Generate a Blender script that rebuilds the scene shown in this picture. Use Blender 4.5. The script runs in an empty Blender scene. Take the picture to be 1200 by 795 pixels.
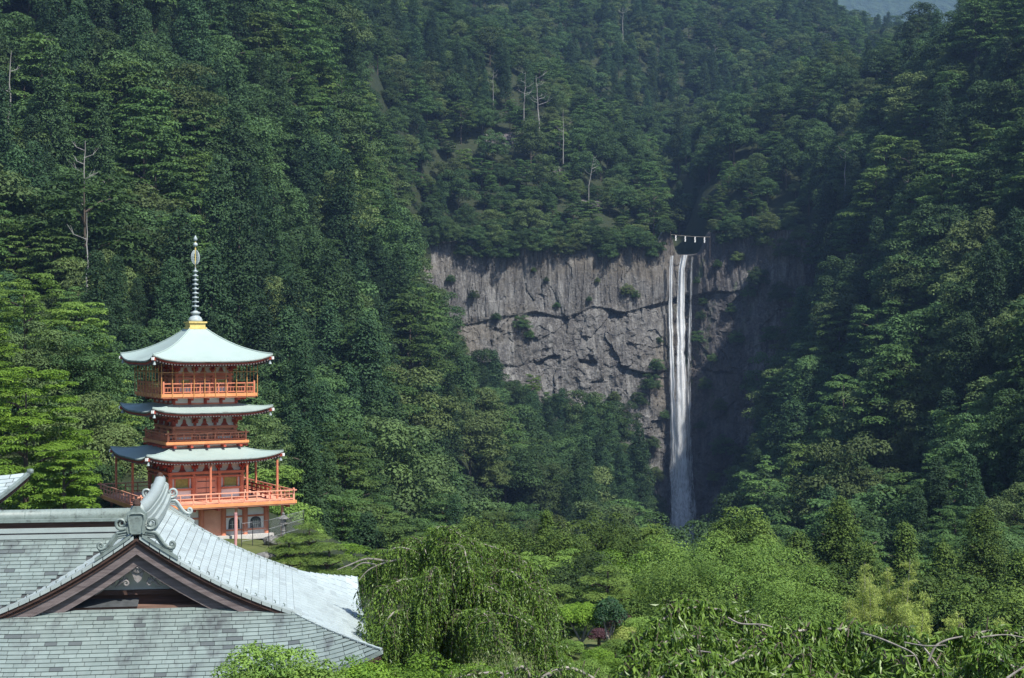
import bpy, math, random
import numpy as np
from mathutils import Matrix, Vector

# ------------------------------------------------------------------ camera, sky, sun, exposure
SC = bpy.context.scene
COL = SC.collection
F = 1805.0            # focal length in pixels of the 1200 px wide photograph
CZ = 60.0             # eye height
SUN_AZ = math.radians(-46.0)   # direction TO the sun in plan, measured from +X (negative: towards the viewer)
SUN_EL = math.radians(53.0)

cam_d = bpy.data.cameras.new('camera')
cam_d.lens = 36.0 * F / 1200.0
cam_d.sensor_width = 36.0
cam_d.clip_start = 0.5
cam_d.clip_end = 8000.0
cam = bpy.data.objects.new('camera', cam_d)
cam.location = (0, 0, CZ)
cam.rotation_euler = (math.pi / 2, 0, 0)
COL.objects.link(cam)
SC.camera = cam

world = bpy.data.worlds.new('World')
SC.world = world
world.use_nodes = True
nt = world.node_tree
bg = nt.nodes['Background']
sky = nt.nodes.new('ShaderNodeTexSky')
sky.sky_type = 'NISHITA'
sky.sun_disc = False
sky.sun_elevation = SUN_EL
sky.sun_rotation = math.radians(90.0) - SUN_AZ
sky.altitude = 300
sky.air_density = 1.0
sky.dust_density = 0.6
nt.links.new(sky.outputs[0], bg.inputs[0])
bg.inputs[1].default_value = 0.105

sun_d = bpy.data.lights.new('sun', 'SUN')
sun_d.energy = 5.0
sun_d.angle = math.radians(0.6)
sun_d.color = (1.0, 0.96, 0.88)
sun = bpy.data.objects.new('sun', sun_d)
sdir = Vector((math.cos(SUN_EL) * math.cos(SUN_AZ), math.cos(SUN_EL) * math.sin(SUN_AZ), math.sin(SUN_EL)))
sun.rotation_euler = sdir.to_track_quat('Z', 'Y').to_euler()
sun.location = (0, 0, 300)
COL.objects.link(sun)

SC.view_settings.view_transform = 'Standard'
SC.view_settings.look = 'None'
SC.view_settings.gamma = 1.0
SC.view_settings.use_curve_mapping = False
SC.view_settings.exposure = 0.72
SC.render.engine = 'CYCLES'
SC.cycles.use_denoising = True
SC.cycles.max_bounces = 5
SC.cycles.diffuse_bounces = 2
SC.cycles.glossy_bounces = 2
SC.cycles.transmission_bounces = 3
SC.cycles.transparent_max_bounces = 10
SC.cycles.volume_bounces = 0
SC.cycles.use_adaptive_sampling = True
SC.cycles.adaptive_threshold = 0.02

RS = np.random.RandomState(7)
random.seed(7)
PI = math.pi


def P(px, py, Y):
    """a point of the place that stands at distance Y and is seen at this pixel of the photograph"""
    return Vector(((px - 600.0) / F * Y, Y, CZ + (397.5 - py) / F * Y))


# ------------------------------------------------------------------ materials
MATS = {}


class NT:
    def __init__(self, name):
        self.m = bpy.data.materials.new(name)
        self.m.use_nodes = True
        self.t = self.m.node_tree
        self.t.nodes.clear()
        self.out = self.n('ShaderNodeOutputMaterial')
        MATS[name] = self.m

    def n(self, kind, **kw):
        nd = self.t.nodes.new(kind)
        for k, v in kw.items():
            setattr(nd, k, v)
        return nd

    def l(self, a, b):
        self.t.links.new(a, b)

    def val(self, sock, v):
        if hasattr(v, 'is_linked') or hasattr(v, 'links'):
            self.l(v, sock)
        else:
            sock.default_value = v

    def math(self, op, a, b=0.0, c=None, clamp=False):
        nd = self.n('ShaderNodeMath', operation=op, use_clamp=clamp)
        self.val(nd.inputs[0], a)
        self.val(nd.inputs[1], b)
        if c is not None:
            self.val(nd.inputs[2], c)
        return nd.outputs[0]

    def mix(self, fac, a, b, blend='MIX'):
        nd = self.n('ShaderNodeMix', data_type='RGBA', blend_type=blend)
        self.val(nd.inputs[0], fac)
        for s, v in ((nd.inputs[6], a), (nd.inputs[7], b)):
            if isinstance(v, tuple):
                s.default_value = (*v[:3], 1.0)
            else:
                self.l(v, s)
        return nd.outputs[2]

    def ramp(self, fac, stops):
        nd = self.n('ShaderNodeValToRGB')
        self.l(fac, nd.inputs[0])
        el = nd.color_ramp.elements
        while len(el) < len(stops):
            el.new(0.5)
        for e, (p, c) in zip(el, stops):
            e.position = p
            e.color = (*c[:3], 1.0) if isinstance(c, tuple) else (c, c, c, 1.0)
        return nd.outputs[0]

    def coord(self, which='Object', scale=(1, 1, 1), loc=(0, 0, 0)):
        tc = self.n('ShaderNodeTexCoord')
        mp = self.n('ShaderNodeMapping')
        mp.inputs['Scale'].default_value = scale
        mp.inputs['Location'].default_value = loc
        self.l(tc.outputs[which], mp.inputs[0])
        return mp.outputs[0]

    def noise(self, vec, scale, detail=4.0, rough=0.55):
        nd = self.n('ShaderNodeTexNoise')
        self.l(vec, nd.inputs['Vector'])
        nd.inputs['Scale'].default_value = scale
        nd.inputs['Detail'].default_value = detail
        nd.inputs['Roughness'].default_value = rough
        return nd.outputs[0]

    def bsdf(self, col, rough=0.7, spec=0.3, metal=0.0, bump=None, bstr=0.3, bdist=0.02):
        p = self.n('ShaderNodeBsdfPrincipled')
        if isinstance(col, tuple):
            p.inputs['Base Color'].default_value = (*col[:3], 1.0)
        else:
            self.l(col, p.inputs['Base Color'])
        self.val(p.inputs['Roughness'], rough)
        p.inputs['Specular IOR Level'].default_value = spec
        p.inputs['Metallic'].default_value = metal
        if bump is not None:
            b = self.n('ShaderNodeBump')
            b.inputs['Strength'].default_value = bstr
            b.inputs['Distance'].default_value = bdist
            self.l(bump, b.inputs['Height'])
            self.l(b.outputs[0], p.inputs['Normal'])
        return p.outputs[0]

    def done(self, shader):
        self.l(shader, self.out.inputs['Surface'])
        return self.m


def rnd_socket(b):
    """random number per object and per loose piece"""
    oi = b.n('ShaderNodeObjectInfo')
    ge = b.n('ShaderNodeNewGeometry')
    return b.math('FRACT', b.math('ADD', oi.outputs['Random'], ge.outputs['Random Per Island']))


def leaf_mat(name, dark, light, odd=None, trans=0.25, obj_var=0.5, rough=0.6, spec=0.15):
    """leaf colours between dark and light (per leaf tint), each tree a little different; odd: colour some trees lean to"""
    b = NT(name)
    at = b.n('ShaderNodeAttribute', attribute_name='tint')
    oi = b.n('ShaderNodeObjectInfo')
    c = b.mix(at.outputs['Fac'], dark, light)
    if odd is not None:
        f = b.ramp(oi.outputs['Random'], [(0.55, 0.0), (1.0, 0.85)])
        c = b.mix(f, c, b.mix(at.outputs['Fac'], tuple(x * 0.6 for x in odd), odd))
    r2 = b.math('FRACT', b.math('MULTIPLY', oi.outputs['Random'], 37.7))
    k = b.math('MULTIPLY_ADD', r2, obj_var, 1.0 - obj_var * 0.5)
    hs = b.n('ShaderNodeHueSaturation')
    b.l(c, hs.inputs['Color'])
    b.l(k, hs.inputs['Value'])
    hs.inputs['Saturation'].default_value = 1.0
    d = b.n('ShaderNodeBsdfPrincipled')
    b.l(hs.outputs[0], d.inputs['Base Color'])
    d.inputs['Roughness'].default_value = rough
    d.inputs['Specular IOR Level'].default_value = spec
    t = b.n('ShaderNodeBsdfTranslucent')
    tc = b.mix(0.5, hs.outputs[0], (1.0, 1.0, 0.35), 'MULTIPLY')
    b.l(tc, t.inputs['Color'])
    mx = b.n('ShaderNodeMixShader')
    mx.inputs[0].default_value = trans
    b.l(d.outputs[0], mx.inputs[1])
    b.l(t.outputs[0], mx.inputs[2])
    return b.done(mx.outputs[0])


leaf_mat('leaf_broad', (0.028, 0.060, 0.023), (0.081, 0.148, 0.049), odd=(0.140, 0.186, 0.063), obj_var=0.8)
leaf_mat('leaf_cedar', (0.019, 0.047, 0.023), (0.053, 0.106, 0.041), odd=(0.059, 0.109, 0.040), obj_var=0.8)
leaf_mat('leaf_layer', (0.028, 0.066, 0.024), (0.090, 0.164, 0.045), odd=(0.129, 0.197, 0.050), obj_var=0.8)
leaf_mat('leaf_bright', (0.069, 0.146, 0.021), (0.189, 0.313, 0.040), obj_var=0.6, trans=0.35)
leaf_mat('leaf_fine', (0.082, 0.157, 0.034), (0.196, 0.306, 0.063), obj_var=0.6, trans=0.3)
leaf_mat('leaf_weeping', (0.030, 0.074, 0.011), (0.20, 0.32, 0.05), obj_var=0.1, trans=0.35, rough=0.4, spec=0.35)
leaf_mat('leaf_bamboo', (0.208, 0.288, 0.063), (0.442, 0.516, 0.154), obj_var=0.3, trans=0.4)
leaf_mat('leaf_pine', (0.050, 0.101, 0.024), (0.150, 0.224, 0.046), obj_var=0.3, trans=0.15)
leaf_mat('leaf_pompom', (0.029, 0.061, 0.014), (0.113, 0.171, 0.032), obj_var=0.4, trans=0.15)
leaf_mat('leaf_glossy', (0.014, 0.038, 0.016), (0.035, 0.085, 0.03), obj_var=0.2, trans=0.1, rough=0.5, spec=0.2)
leaf_mat('leaf_rust', (0.07, 0.075, 0.02), (0.17, 0.15, 0.04), obj_var=0.4, trans=0.2)
leaf_mat('leaf_purple', (0.05, 0.025, 0.03), (0.10, 0.05, 0.06), obj_var=0.3, trans=0.2)


def simple_noise_mat(name, c1, c2, scale, rough=0.8, spec=0.2, bstr=0.4, bdist=0.03, stretch=(1, 1, 1), lo=0.3, hi=0.7):
    b = NT(name)
    v = b.coord('Object', stretch)
    n = b.noise(v, scale, 6.0, 0.6)
    c = b.ramp(n, [(lo, c1), (hi, c2)])
    return b.done(b.bsdf(c, rough, spec, 0.0, n, bstr, bdist))


simple_noise_mat('bark', (0.05, 0.040, 0.032), (0.13, 0.105, 0.085), 3.0, stretch=(1, 1, 0.2))
simple_noise_mat('bark_pale', (0.13, 0.115, 0.10), (0.34, 0.315, 0.28), 9.0, stretch=(1, 1, 0.3))
simple_noise_mat('dead_wood', (0.17, 0.16, 0.15), (0.38, 0.365, 0.35), 2.0, stretch=(1, 1, 0.2))
simple_noise_mat('ground', (0.016, 0.026, 0.011), (0.034, 0.042, 0.018), 0.5, bstr=0.6, bdist=0.4)
simple_noise_mat('garden_ground', (0.05, 0.075, 0.02), (0.12, 0.13, 0.05), 0.9, bstr=0.5, bdist=0.05)
simple_noise_mat('far_forest', (0.018, 0.034, 0.016), (0.050, 0.082, 0.034), 0.05, bstr=1.0, bdist=14.0)
simple_noise_mat('stone', (0.09, 0.09, 0.085), (0.22, 0.215, 0.20), 5.0, bstr=0.5, bdist=0.02)
simple_noise_mat('rock_dark', (0.06, 0.052, 0.053), (0.20, 0.18, 0.178), 0.6, stretch=(1, 1, .15), bstr=0.8, bdist=0.5)
simple_noise_mat('concrete', (0.40, 0.38, 0.35), (0.55, 0.53, 0.50), 2.5, bstr=0.1, bdist=0.01)
simple_noise_mat('plaster', (0.72, 0.70, 0.66), (0.84, 0.82, 0.79), 1.3, bstr=0.05, bdist=0.01)
simple_noise_mat('plaster_aged', (0.50, 0.50, 0.45), (0.66, 0.66, 0.60), 1.3, bstr=0.05, bdist=0.01)
simple_noise_mat('vermilion', (0.46, 0.15, 0.085), (0.66, 0.25, 0.145), 1.1, rough=0.65, bstr=0.05, bdist=0.01)
simple_noise_mat('vermilion_pale', (0.56, 0.24, 0.155), (0.74, 0.37, 0.25), 1.1, rough=0.65, bstr=0.05, bdist=0.01)
simple_noise_mat('ochre_edge', (0.58, 0.23, 0.09), (0.70, 0.31, 0.135), 2.0, rough=0.6, bstr=0.05, bdist=0.01)
simple_noise_mat('red_bracket', (0.30, 0.055, 0.035), (0.42, 0.085, 0.05), 2.0, rough=0.7, bstr=0.05, bdist=0.01)
simple_noise_mat('lattice_green', (0.20, 0.20, 0.05), (0.34, 0.33, 0.10), 6.0, rough=0.6, bstr=0.1, bdist=0.01)
simple_noise_mat('brass_post', (0.42, 0.20, 0.07), (0.52, 0.27, 0.10), 3.0, rough=0.5, bstr=0.05, bdist=0.01)
simple_noise_mat('gold', (0.50, 0.38, 0.12), (0.68, 0.54, 0.20), 3.0, rough=0.45, spec=0.5, bstr=0.1, bdist=0.01)
simple_noise_mat('finial_grey', (0.22, 0.27, 0.28), (0.40, 0.46, 0.46), 3.0, rough=0.5, spec=0.4, bstr=0.1, bdist=0.01)
simple_noise_mat('iron', (0.02, 0.02, 0.022), (0.05, 0.05, 0.055), 4.0, rough=0.5, spec=0.4, bstr=0.1, bdist=0.01)
simple_noise_mat('steel_grey', (0.22, 0.23, 0.24), (0.34, 0.35, 0.36), 4.0, rough=0.5, spec=0.4, bstr=0.1, bdist=0.01)
simple_noise_mat('wood_dark', (0.035, 0.020, 0.016), (0.085, 0.050, 0.040), 2.5, stretch=(0.5, 3, 6), bstr=0.3, bdist=0.01)
simple_noise_mat('wood_grey', (0.085, 0.068, 0.068), (0.185, 0.155, 0.152), 2.2, stretch=(0.35, 3, 5), bstr=0.3, bdist=0.01)
simple_noise_mat('wood_brown', (0.13, 0.075, 0.055), (0.24, 0.15, 0.11), 2.0, stretch=(0.5, 3, 5), bstr=0.3, bdist=0.01)
simple_noise_mat('carved_wood', (0.13, 0.12, 0.118), (0.27, 0.25, 0.24), 5.0, bstr=0.4, bdist=0.01)
simple_noise_mat('paper_white', (0.80, 0.80, 0.78), (0.86, 0.86, 0.84), 3.0, bstr=0.02, bdist=0.01)
simple_noise_mat('straw_rope', (0.22, 0.20, 0.16), (0.34, 0.31, 0.25), 3.0, bstr=0.4, bdist=0.02)
simple_noise_mat('pink_post', (0.45, 0.22, 0.22), (0.56, 0.30, 0.29), 3.0, bstr=0.05, bdist=0.01)
simple_noise_mat('window_dark', (0.05, 0.055, 0.06), (0.14, 0.145, 0.14), 3.0, rough=0.25, spec=0.5, bstr=0.02, bdist=0.01)


def copper_mat(name, c1, c2, stain, amount, rnd_amt, sc=1.2, rough=0.45, spec=0.4, streak=(3.0, 0.6, 3.0)):
    """weathered copper: patina with darker rain stains, each sheet a slightly different tone"""
    b = NT(name)
    v = b.coord('Object')
    tcg = b.n('ShaderNodeNewGeometry')
    mp = b.n('ShaderNodeMapping')
    mp.inputs['Scale'].default_value = streak
    b.l(tcg.outputs['Position'], mp.inputs[0])
    n1 = b.noise(mp.outputs[0], sc, 5.0, 0.6)
    n2 = b.noise(mp.outputs[0], sc * 0.33, 3.0, 0.5)
    c = b.mix(n1, c1, c2)
    r = rnd_socket(b)
    k = b.math('MULTIPLY_ADD', r, rnd_amt, 1.0 - rnd_amt * 0.5)
    hs = b.n('ShaderNodeHueSaturation')
    b.l(c, hs.inputs['Color'])
    b.l(k, hs.inputs['Value'])
    st = b.math('MULTIPLY', b.ramp(b.math('MULTIPLY', n1, n2), [(0.25, 0.0), (0.42, 1.0)]), amount)
    old = b.ramp(r, [(0.93, 0.0), (0.95, amount)])
    st = b.math('MAXIMUM', st, old)
    c2_ = b.mix(st, hs.outputs[0], stain)
    return b.done(b.bsdf(c2_, rough, spec, 0.0, n1, 0.15, 0.01))


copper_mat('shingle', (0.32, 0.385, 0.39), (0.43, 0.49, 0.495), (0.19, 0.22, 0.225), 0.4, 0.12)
copper_mat('shingle_grey_shaded', (0.130, 0.170, 0.162), (0.235, 0.282, 0.268), (0.062, 0.068, 0.074), 0.8, 0.26, sc=0.8)  # skirt and wing sheets: dirtier copper, darkened further in place of weaker light
copper_mat('copper_roof', (0.25, 0.325, 0.30), (0.37, 0.45, 0.425), (0.15, 0.19, 0.175), 0.35, 0.0, sc=0.7, rough=0.5, streak=(1, 1, 1))
copper_mat('copper_green', (0.10, 0.135, 0.127), (0.24, 0.29, 0.272), (0.035, 0.042, 0.04), 0.7, 0.0, sc=4.0, rough=0.5)
copper_mat('copper_pale', (0.25, 0.30, 0.295), (0.37, 0.42, 0.41), (0.22, 0.25, 0.25), 0.5, 0.1, sc=2.5, rough=0.45)
simple_noise_mat('copper_joint', (0.035, 0.04, 0.042), (0.07, 0.075, 0.08), 3.0, bstr=0.1, bdist=0.01)


def rock_mat():
    b = NT('rock')
    g = b.n('ShaderNodeNewGeometry')
    mp = b.n('ShaderNodeMapping')
    mp.inputs['Scale'].default_value = (1.0, 1.0, 0.10)
    b.l(g.outputs['Position'], mp.inputs[0])
    mp2 = b.n('ShaderNodeMapping')
    mp2.inputs['Scale'].default_value = (1.0, 1.0, 0.45)
    b.l(g.outputs['Position'], mp2.inputs[0])
    n1 = b.noise(mp.outputs[0], 0.45, 6.0, 0.65)
    n2 = b.noise(mp2.outputs[0], 0.09, 5.0, 0.6)
    n3 = b.noise(g.outputs['Position'], 1.1, 6.0, 0.7)
    n4 = b.noise(g.outputs['Position'], 0.035, 4.0, 0.6)
    c = b.ramp(n1, [(0.28, (0.036, 0.034, 0.035)), (0.47, (0.105, 0.101, 0.098)), (0.68, (0.255, 0.25, 0.24))])
    c = b.mix(b.ramp(n2, [(0.42, 0.0), (0.62, 0.75)]), c, (0.075, 0.069, 0.064))
    c = b.mix(b.math('MULTIPLY', b.ramp(n3, [(0.50, 0.0), (0.62, 1.0)]), 0.5), c, (0.27, 0.265, 0.255))
    c = b.mix(b.math('MULTIPLY', b.ramp(n4, [(0.5, 0.0), (0.62, 1.0)]), 0.4), c, (0.15, 0.125, 0.09))
    # wet dark rock beside the falls, moss
    sx = b.n('ShaderNodeSeparateXYZ')
    b.l(g.outputs['Position'], sx.inputs[0])
    wet = b.math('SUBTRACT', 1.0, b.math('MULTIPLY', b.math('ABSOLUTE', b.math('SUBTRACT', sx.outputs[0], 86.0)), 1.0 / 26.0), clamp=True)
    wet = b.math('MULTIPLY', b.ramp(b.math('ADD', wet, b.math('MULTIPLY', b.math('SUBTRACT', n2, 0.5), 1.4)), [(0.2, 0.0), (0.7, 1.0)]), 0.5)
    c = b.mix(wet, c, (0.035, 0.030, 0.034))
    ms = b.math('MULTIPLY', b.ramp(b.noise(mp2.outputs[0], 0.16, 6.0, 0.7), [(0.56, 0.0), (0.66, 1.0)]), wet)
    c = b.mix(b.math('MULTIPLY', ms, 1.3, clamp=True), c, (0.05, 0.10, 0.02))
    hsum = b.math('ADD', n1, b.math('MULTIPLY', n3, 0.6))
    return b.done(b.bsdf(c, 0.8, 0.25, 0.0, hsum, 0.9, 0.8))


rock_mat()


def water_mat():
    """white falling water: foam threads with clear gaps between them"""
    b = NT('falling_water')
    g = b.n('ShaderNodeNewGeometry')
    mp = b.n('ShaderNodeMapping')
    mp.inputs['Scale'].default_value = (1.0, 1.0, 0.035)
    b.l(g.outputs['Position'], mp.inputs[0])
    n1 = b.noise(mp.outputs[0], 2.2, 5.0, 0.75)
    n2 = b.noise(mp.outputs[0], 0.55, 3.0, 0.6)
    mp3 = b.n('ShaderNodeMapping')
    mp3.inputs['Scale'].default_value = (1.0, 1.0, 0.22)
    b.l(g.outputs['Position'], mp3.inputs[0])
    n3 = b.noise(mp3.outputs[0], 0.5, 6.0, 0.7)
    at = b.n('ShaderNodeAttribute', attribute_name='tint')
    nn = b.math('ADD', b.math('ADD', b.math('MULTIPLY', n1, 0.55), b.math('MULTIPLY', n2, 0.25)), b.math('MULTIPLY', n3, 0.30))
    nn = b.math('ADD', nn, b.math('MULTIPLY', b.math('SUBTRACT', at.outputs['Fac'], 1.0), 0.34))
    a = b.ramp(nn, [(0.38, 0.0), (0.60, 1.0)])
    d = b.n('ShaderNodeBsdfDiffuse')
    d.inputs['Color'].default_value = (0.92, 0.94, 0.96, 1)
    t = b.n('ShaderNodeBsdfTranslucent')
    t.inputs['Color'].default_value = (0.86, 0.89, 0.93, 1)
    m1 = b.n('ShaderNodeMixShader')
    m1.inputs[0].default_value = 0.4
    b.l(d.outputs[0], m1.inputs[1])
    b.l(t.outputs[0], m1.inputs[2])
    tr = b.n('ShaderNodeBsdfTransparent')
    m2 = b.n('ShaderNodeMixShader')
    b.l(a, m2.inputs[0])
    b.l(tr.outputs[0], m2.inputs[1])
    b.l(m1.outputs[0], m2.inputs[2])
    return b.done(m2.outputs[0])


water_mat()
simple_noise_mat('pool_water', (0.02, 0.03, 0.035), (0.05, 0.06, 0.06), 0.5, rough=0.1, spec=0.5, bstr=0.2, bdist=0.1)


# ------------------------------------------------------------------ mesh helpers
def tag(o, label=None, cat=None, group=None, kind=None):
    if label:
        o['label'] = label
    if cat:
        o['category'] = cat
    if group:
        o['group'] = group
    if kind:
        o['kind'] = kind
    return o


def link(name, mesh, parent=None):
    o = bpy.data.objects.new(name, mesh)
    COL.objects.link(o)
    if parent is not None:
        o.parent = parent
    return o


def empty(name, loc=(0, 0, 0), rz=0.0):
    o = bpy.data.objects.new(name, None)
    o.empty_display_size = 0.3
    o.location = loc
    o.rotation_euler = (0, 0, rz)
    COL.objects.link(o)
    return o


def np_mesh(name, verts, faces, mat, smooth=False, tint=None):
    """verts (N,3), faces (M,k) all with the same corner count"""
    me = bpy.data.meshes.new(name)
    verts = np.ascontiguousarray(verts, dtype=np.float32)
    faces = np.ascontiguousarray(faces, dtype=np.int32)
    n, k = faces.shape
    me.vertices.add(len(verts))
    me.vertices.foreach_set('co', verts.ravel())
    me.loops.add(n * k)
    me.loops.foreach_set('vertex_index', faces.ravel())
    me.polygons.add(n)
    me.polygons.foreach_set('loop_start', np.arange(0, n * k, k, dtype=np.int32))
    me.polygons.foreach_set('loop_total', np.full(n, k, dtype=np.int32))
    me.polygons.foreach_set('use_smooth', np.full(n, bool(smooth)))
    if tint is not None:
        at = me.attributes.new('tint', 'FLOAT', 'POINT')
        at.data.foreach_set('value', np.ascontiguousarray(tint, dtype=np.float32))
    me.materials.append(MATS[mat])
    me.update(calc_edges=True)
    return me


class MB:
    """collects boxes, tubes and sheets and links them as one mesh"""

    def __init__(self):
        self.v = []
        self.f = []

    def add(self, verts, faces):
        o = len(self.v)
        self.v += [tuple(p) for p in verts]
        self.f += [tuple(i + o for i in fc) for fc in faces]

    def box(self, c, s, m=None, taper=1.0):
        x, y, z = s[0] / 2, s[1] / 2, s[2] / 2
        t = taper
        vs = [Vector(p) for p in ((-x, -y, -z), (x, -y, -z), (x, y, -z), (-x, y, -z),
                                  (-x * t, -y * t, z), (x * t, -y * t, z), (x * t, y * t, z), (-x * t, y * t, z))]
        if m is not None:
            vs = [m @ p for p in vs]
        c = Vector(c)
        self.add([p + c for p in vs], [(0, 3, 2, 1), (4, 5, 6, 7), (0, 1, 5, 4), (1, 2, 6, 5), (2, 3, 7, 6), (3, 0, 4, 7)])
        return self

    def bar(self, a, b, w, h=None):
        """square bar from a to b"""
        a, b = Vector(a), Vector(b)
        h = h or w
        d = (b - a)
        L = d.length
        q = d.to_track_quat('X', 'Z').to_matrix()
        self.box((a + b) / 2, (L, w, h), q)
        return self

    def tube(self, pts, rad, n=8, cap=True):
        pts = [Vector(p) for p in pts]
        if not hasattr(rad, '__len__'):
            rad = [rad] * len(pts)
        o = len(self.v)
        ref = Vector((0.123, 0.77, 0.31))
        for i, p in enumerate(pts):
            d = (pts[min(i + 1, len(pts) - 1)] - pts[max(i - 1, 0)])
            if d.length < 1e-9:
                d = Vector((0, 0, 1))
            d.normalize()
            x = d.cross(ref)
            if x.length < 1e-3:
                x = d.cross(Vector((1, 0, 0)))
            x.normalize()
            y = d.cross(x)
            for k in range(n):
                a = 2 * PI * k / n
                self.v.append(tuple(p + (x * math.cos(a) + y * math.sin(a)) * rad[i]))
        for i in range(len(pts) - 1):
            for k in range(n):
                a = o + i * n + k
                b = o + i * n + (k + 1) % n
                self.f.append((a, b, b + n, a + n))
        if cap:
            self.f.append(tuple(o + k for k in reversed(range(n))))
            e = o + (len(pts) - 1) * n
            self.f.append(tuple(e + k for k in range(n)))
        return self

    def lathe(self, prof, c=(0, 0, 0), n=16):
        """prof: list of (r, z)"""
        o = len(self.v)
        for r, z in prof:
            for k in range(n):
                a = 2 * PI * k / n
                self.v.append((c[0] + r * math.cos(a), c[1] + r * math.sin(a), c[2] + z))
        for i in range(len(prof) - 1):
            for k in range(n):
                a = o + i * n + k
                b = o + i * n + (k + 1) % n
                self.f.append((a, b, b + n, a + n))
        self.f.append(tuple(o + k for k in reversed(range(n))))
        e = o + (len(prof) - 1) * n
        self.f.append(tuple(e + k for k in range(n)))
        return self

    def grid(self, fn, us, vs, flip=False):
        o = len(self.v)
        for u in us:
            for v in vs:
                self.v.append(tuple(fn(u, v)))
        m = len(vs)
        for i in range(len(us) - 1):
            for j in range(m - 1):
                q = (o + i * m + j, o + (i + 1) * m + j, o + (i + 1) * m + j + 1, o + i * m + j + 1)
                self.f.append(q[::-1] if flip else q)
        return self

    def prism(self, outline, y0, y1):
        """outline in the x/z plane (counter-clockwise seen from -y), extruded from y0 to y1"""
        n = len(outline)
        vs = [(x, y0, z) for x, z in outline] + [(x, y1, z) for x, z in outline]
        fs = [tuple(range(n)), tuple(reversed(range(n, 2 * n)))]
        for i in range(n):
            j = (i + 1) % n
            fs.append((i, i + n, j + n, j))
        self.add(vs, fs)
        return self

    def build(self, name, mat, parent=None, smooth=False, loc=None):
        me = bpy.data.meshes.new(name)
        me.from_pydata(self.v, [], self.f)
        me.materials.append(MATS[mat])
        if smooth:
            me.polygons.foreach_set('use_smooth', np.ones(len(me.polygons), dtype=bool))
        me.update()
        o = link(name, me, parent)
        if loc is not None:
            o.location = loc
        return o


# ------------------------------------------------------------------ value noise
class VNoise:
    def __init__(self, seed):
        self.t = np.random.RandomState(seed).rand(256, 256)

    def at(self, x, y):
        xi = np.floor(x).astype(int)
        yi = np.floor(y).astype(int)
        fx = x - xi
        fy = y - yi
        fx = fx * fx * (3 - 2 * fx)
        fy = fy * fy * (3 - 2 * fy)
        t = self.t
        a = t[xi % 256, yi % 256]
        b = t[(xi + 1) % 256, yi % 256]
        c = t[xi % 256, (yi + 1) % 256]
        d = t[(xi + 1) % 256, (yi + 1) % 256]
        return (a * (1 - fx) + b * fx) * (1 - fy) + (c * (1 - fx) + d * fx) * fy

    def fbm(self, x, y, o=4):
        s, a, r = 0.0, 0.5, 0.0
        for k in range(o):
            s = s + a * self.at(x * 2 ** k + 17.3 * k, y * 2 ** k + 5.1 * k)
            r += a
            a *= 0.5
        return s / r


VN = VNoise(3)
VN2 = VNoise(11)

# ------------------------------------------------------------------ terrain
# canopy points seen in the photograph, each at its own distance: (pixel x, pixel y, distance)
BOTH = []
for px, row in {
    -200: ((640, 130), (450, 200), (250, 270), (50, 350), (-100, 420)),
    0: ((610, 165), (450, 225), (300, 285), (150, 345), (0, 410), (-120, 480)),
    150: ((610, 175), (450, 240), (300, 300), (150, 360), (0, 430), (-100, 510)),
    300: ((640, 190), (500, 250), (400, 290), (250, 360), (100, 440), (0, 510), (-60, 610)),
    420: ((650, 230), (560, 290), (450, 345), (300, 420), (170, 500), (60, 590), (0, 680)),
    490: ((650, 300), (560, 350), (470, 410), (400, 480)),
    1290: ((640, 190), (500, 230), (350, 290), (200, 370), (50, 450), (-80, 540)),
    1200: ((640, 215), (500, 265), (350, 335), (200, 415), (60, 500), (-30, 590)),
    1080: ((630, 265), (500, 330), (350, 420), (200, 520), (80, 640), (40, 700)),
    980: ((630, 340), (500, 420), (400, 490), (300, 560), (220, 620)),
}.items():
    for py, Y in row:
        BOTH.append((px, py, Y))
LOWER = [(490, 352, 585), (520, 392, 600), (470, 300, 590), (540, 640, 400), (560, 560, 520), (560, 480, 575), (530, 400, 605), (640, 640, 440), (640, 560, 540), (650, 480, 610), (740, 640, 470),
         (740, 560, 560), (730, 490, 620), (800, 690, 560), (800, 655, 620), (850, 650, 560), (900, 640, 450), (900, 560, 540),
         (880, 600, 590), (930, 480, 580), (940, 400, 610), (800, 650, 680), (650, 470, 690), (900, 520, 690)]
UPPER = [(480, 262, 610), (500, 278, 645), (500, 200, 690), (500, 120, 740), (490, 40, 800), (620, 278, 664), (620, 210, 700), (620, 150, 735), (620, 90, 780), (610, 50, 840),
         (720, 282, 670), (720, 235, 705), (720, 190, 745), (715, 150, 800), (790, 290, 672), (810, 290, 672), (800, 275, 700), (800, 250, 760), (790, 205, 850),
         (860, 262, 664), (860, 205, 690), (860, 150, 735), (870, 110, 790), (950, 250, 650), (950, 180, 690), (960, 110, 760), (970, 75, 830), (930, 330, 640),
         (1040, 60, 800), (1040, 90, 860), (1130, 60, 760), (900, 120, 860)]
BACK = [(420, 10, 900), (520, 10, 980), (560, 20, 1000), (560, -70, 1180), (700, 110, 930), (700, 50, 1020), (700, -60, 1250), (780, 160, 920), (800, 100, 1000),
        (820, 30, 1130), (850, -40, 1260), (900, 70, 1020), (930, 20, 1120), (940, -10, 1200), (1010, 40, 1150), (1060, 70, 1200), (1120, 60, 1250), (1000, 50, 1500), (700, 0, 1600),
        (-100, -100, 800), (200, -90, 800), (1300, -60, 800), (1300, 20, 1300), (0, 0, 1500), (400, -30, 1400)]
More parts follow.
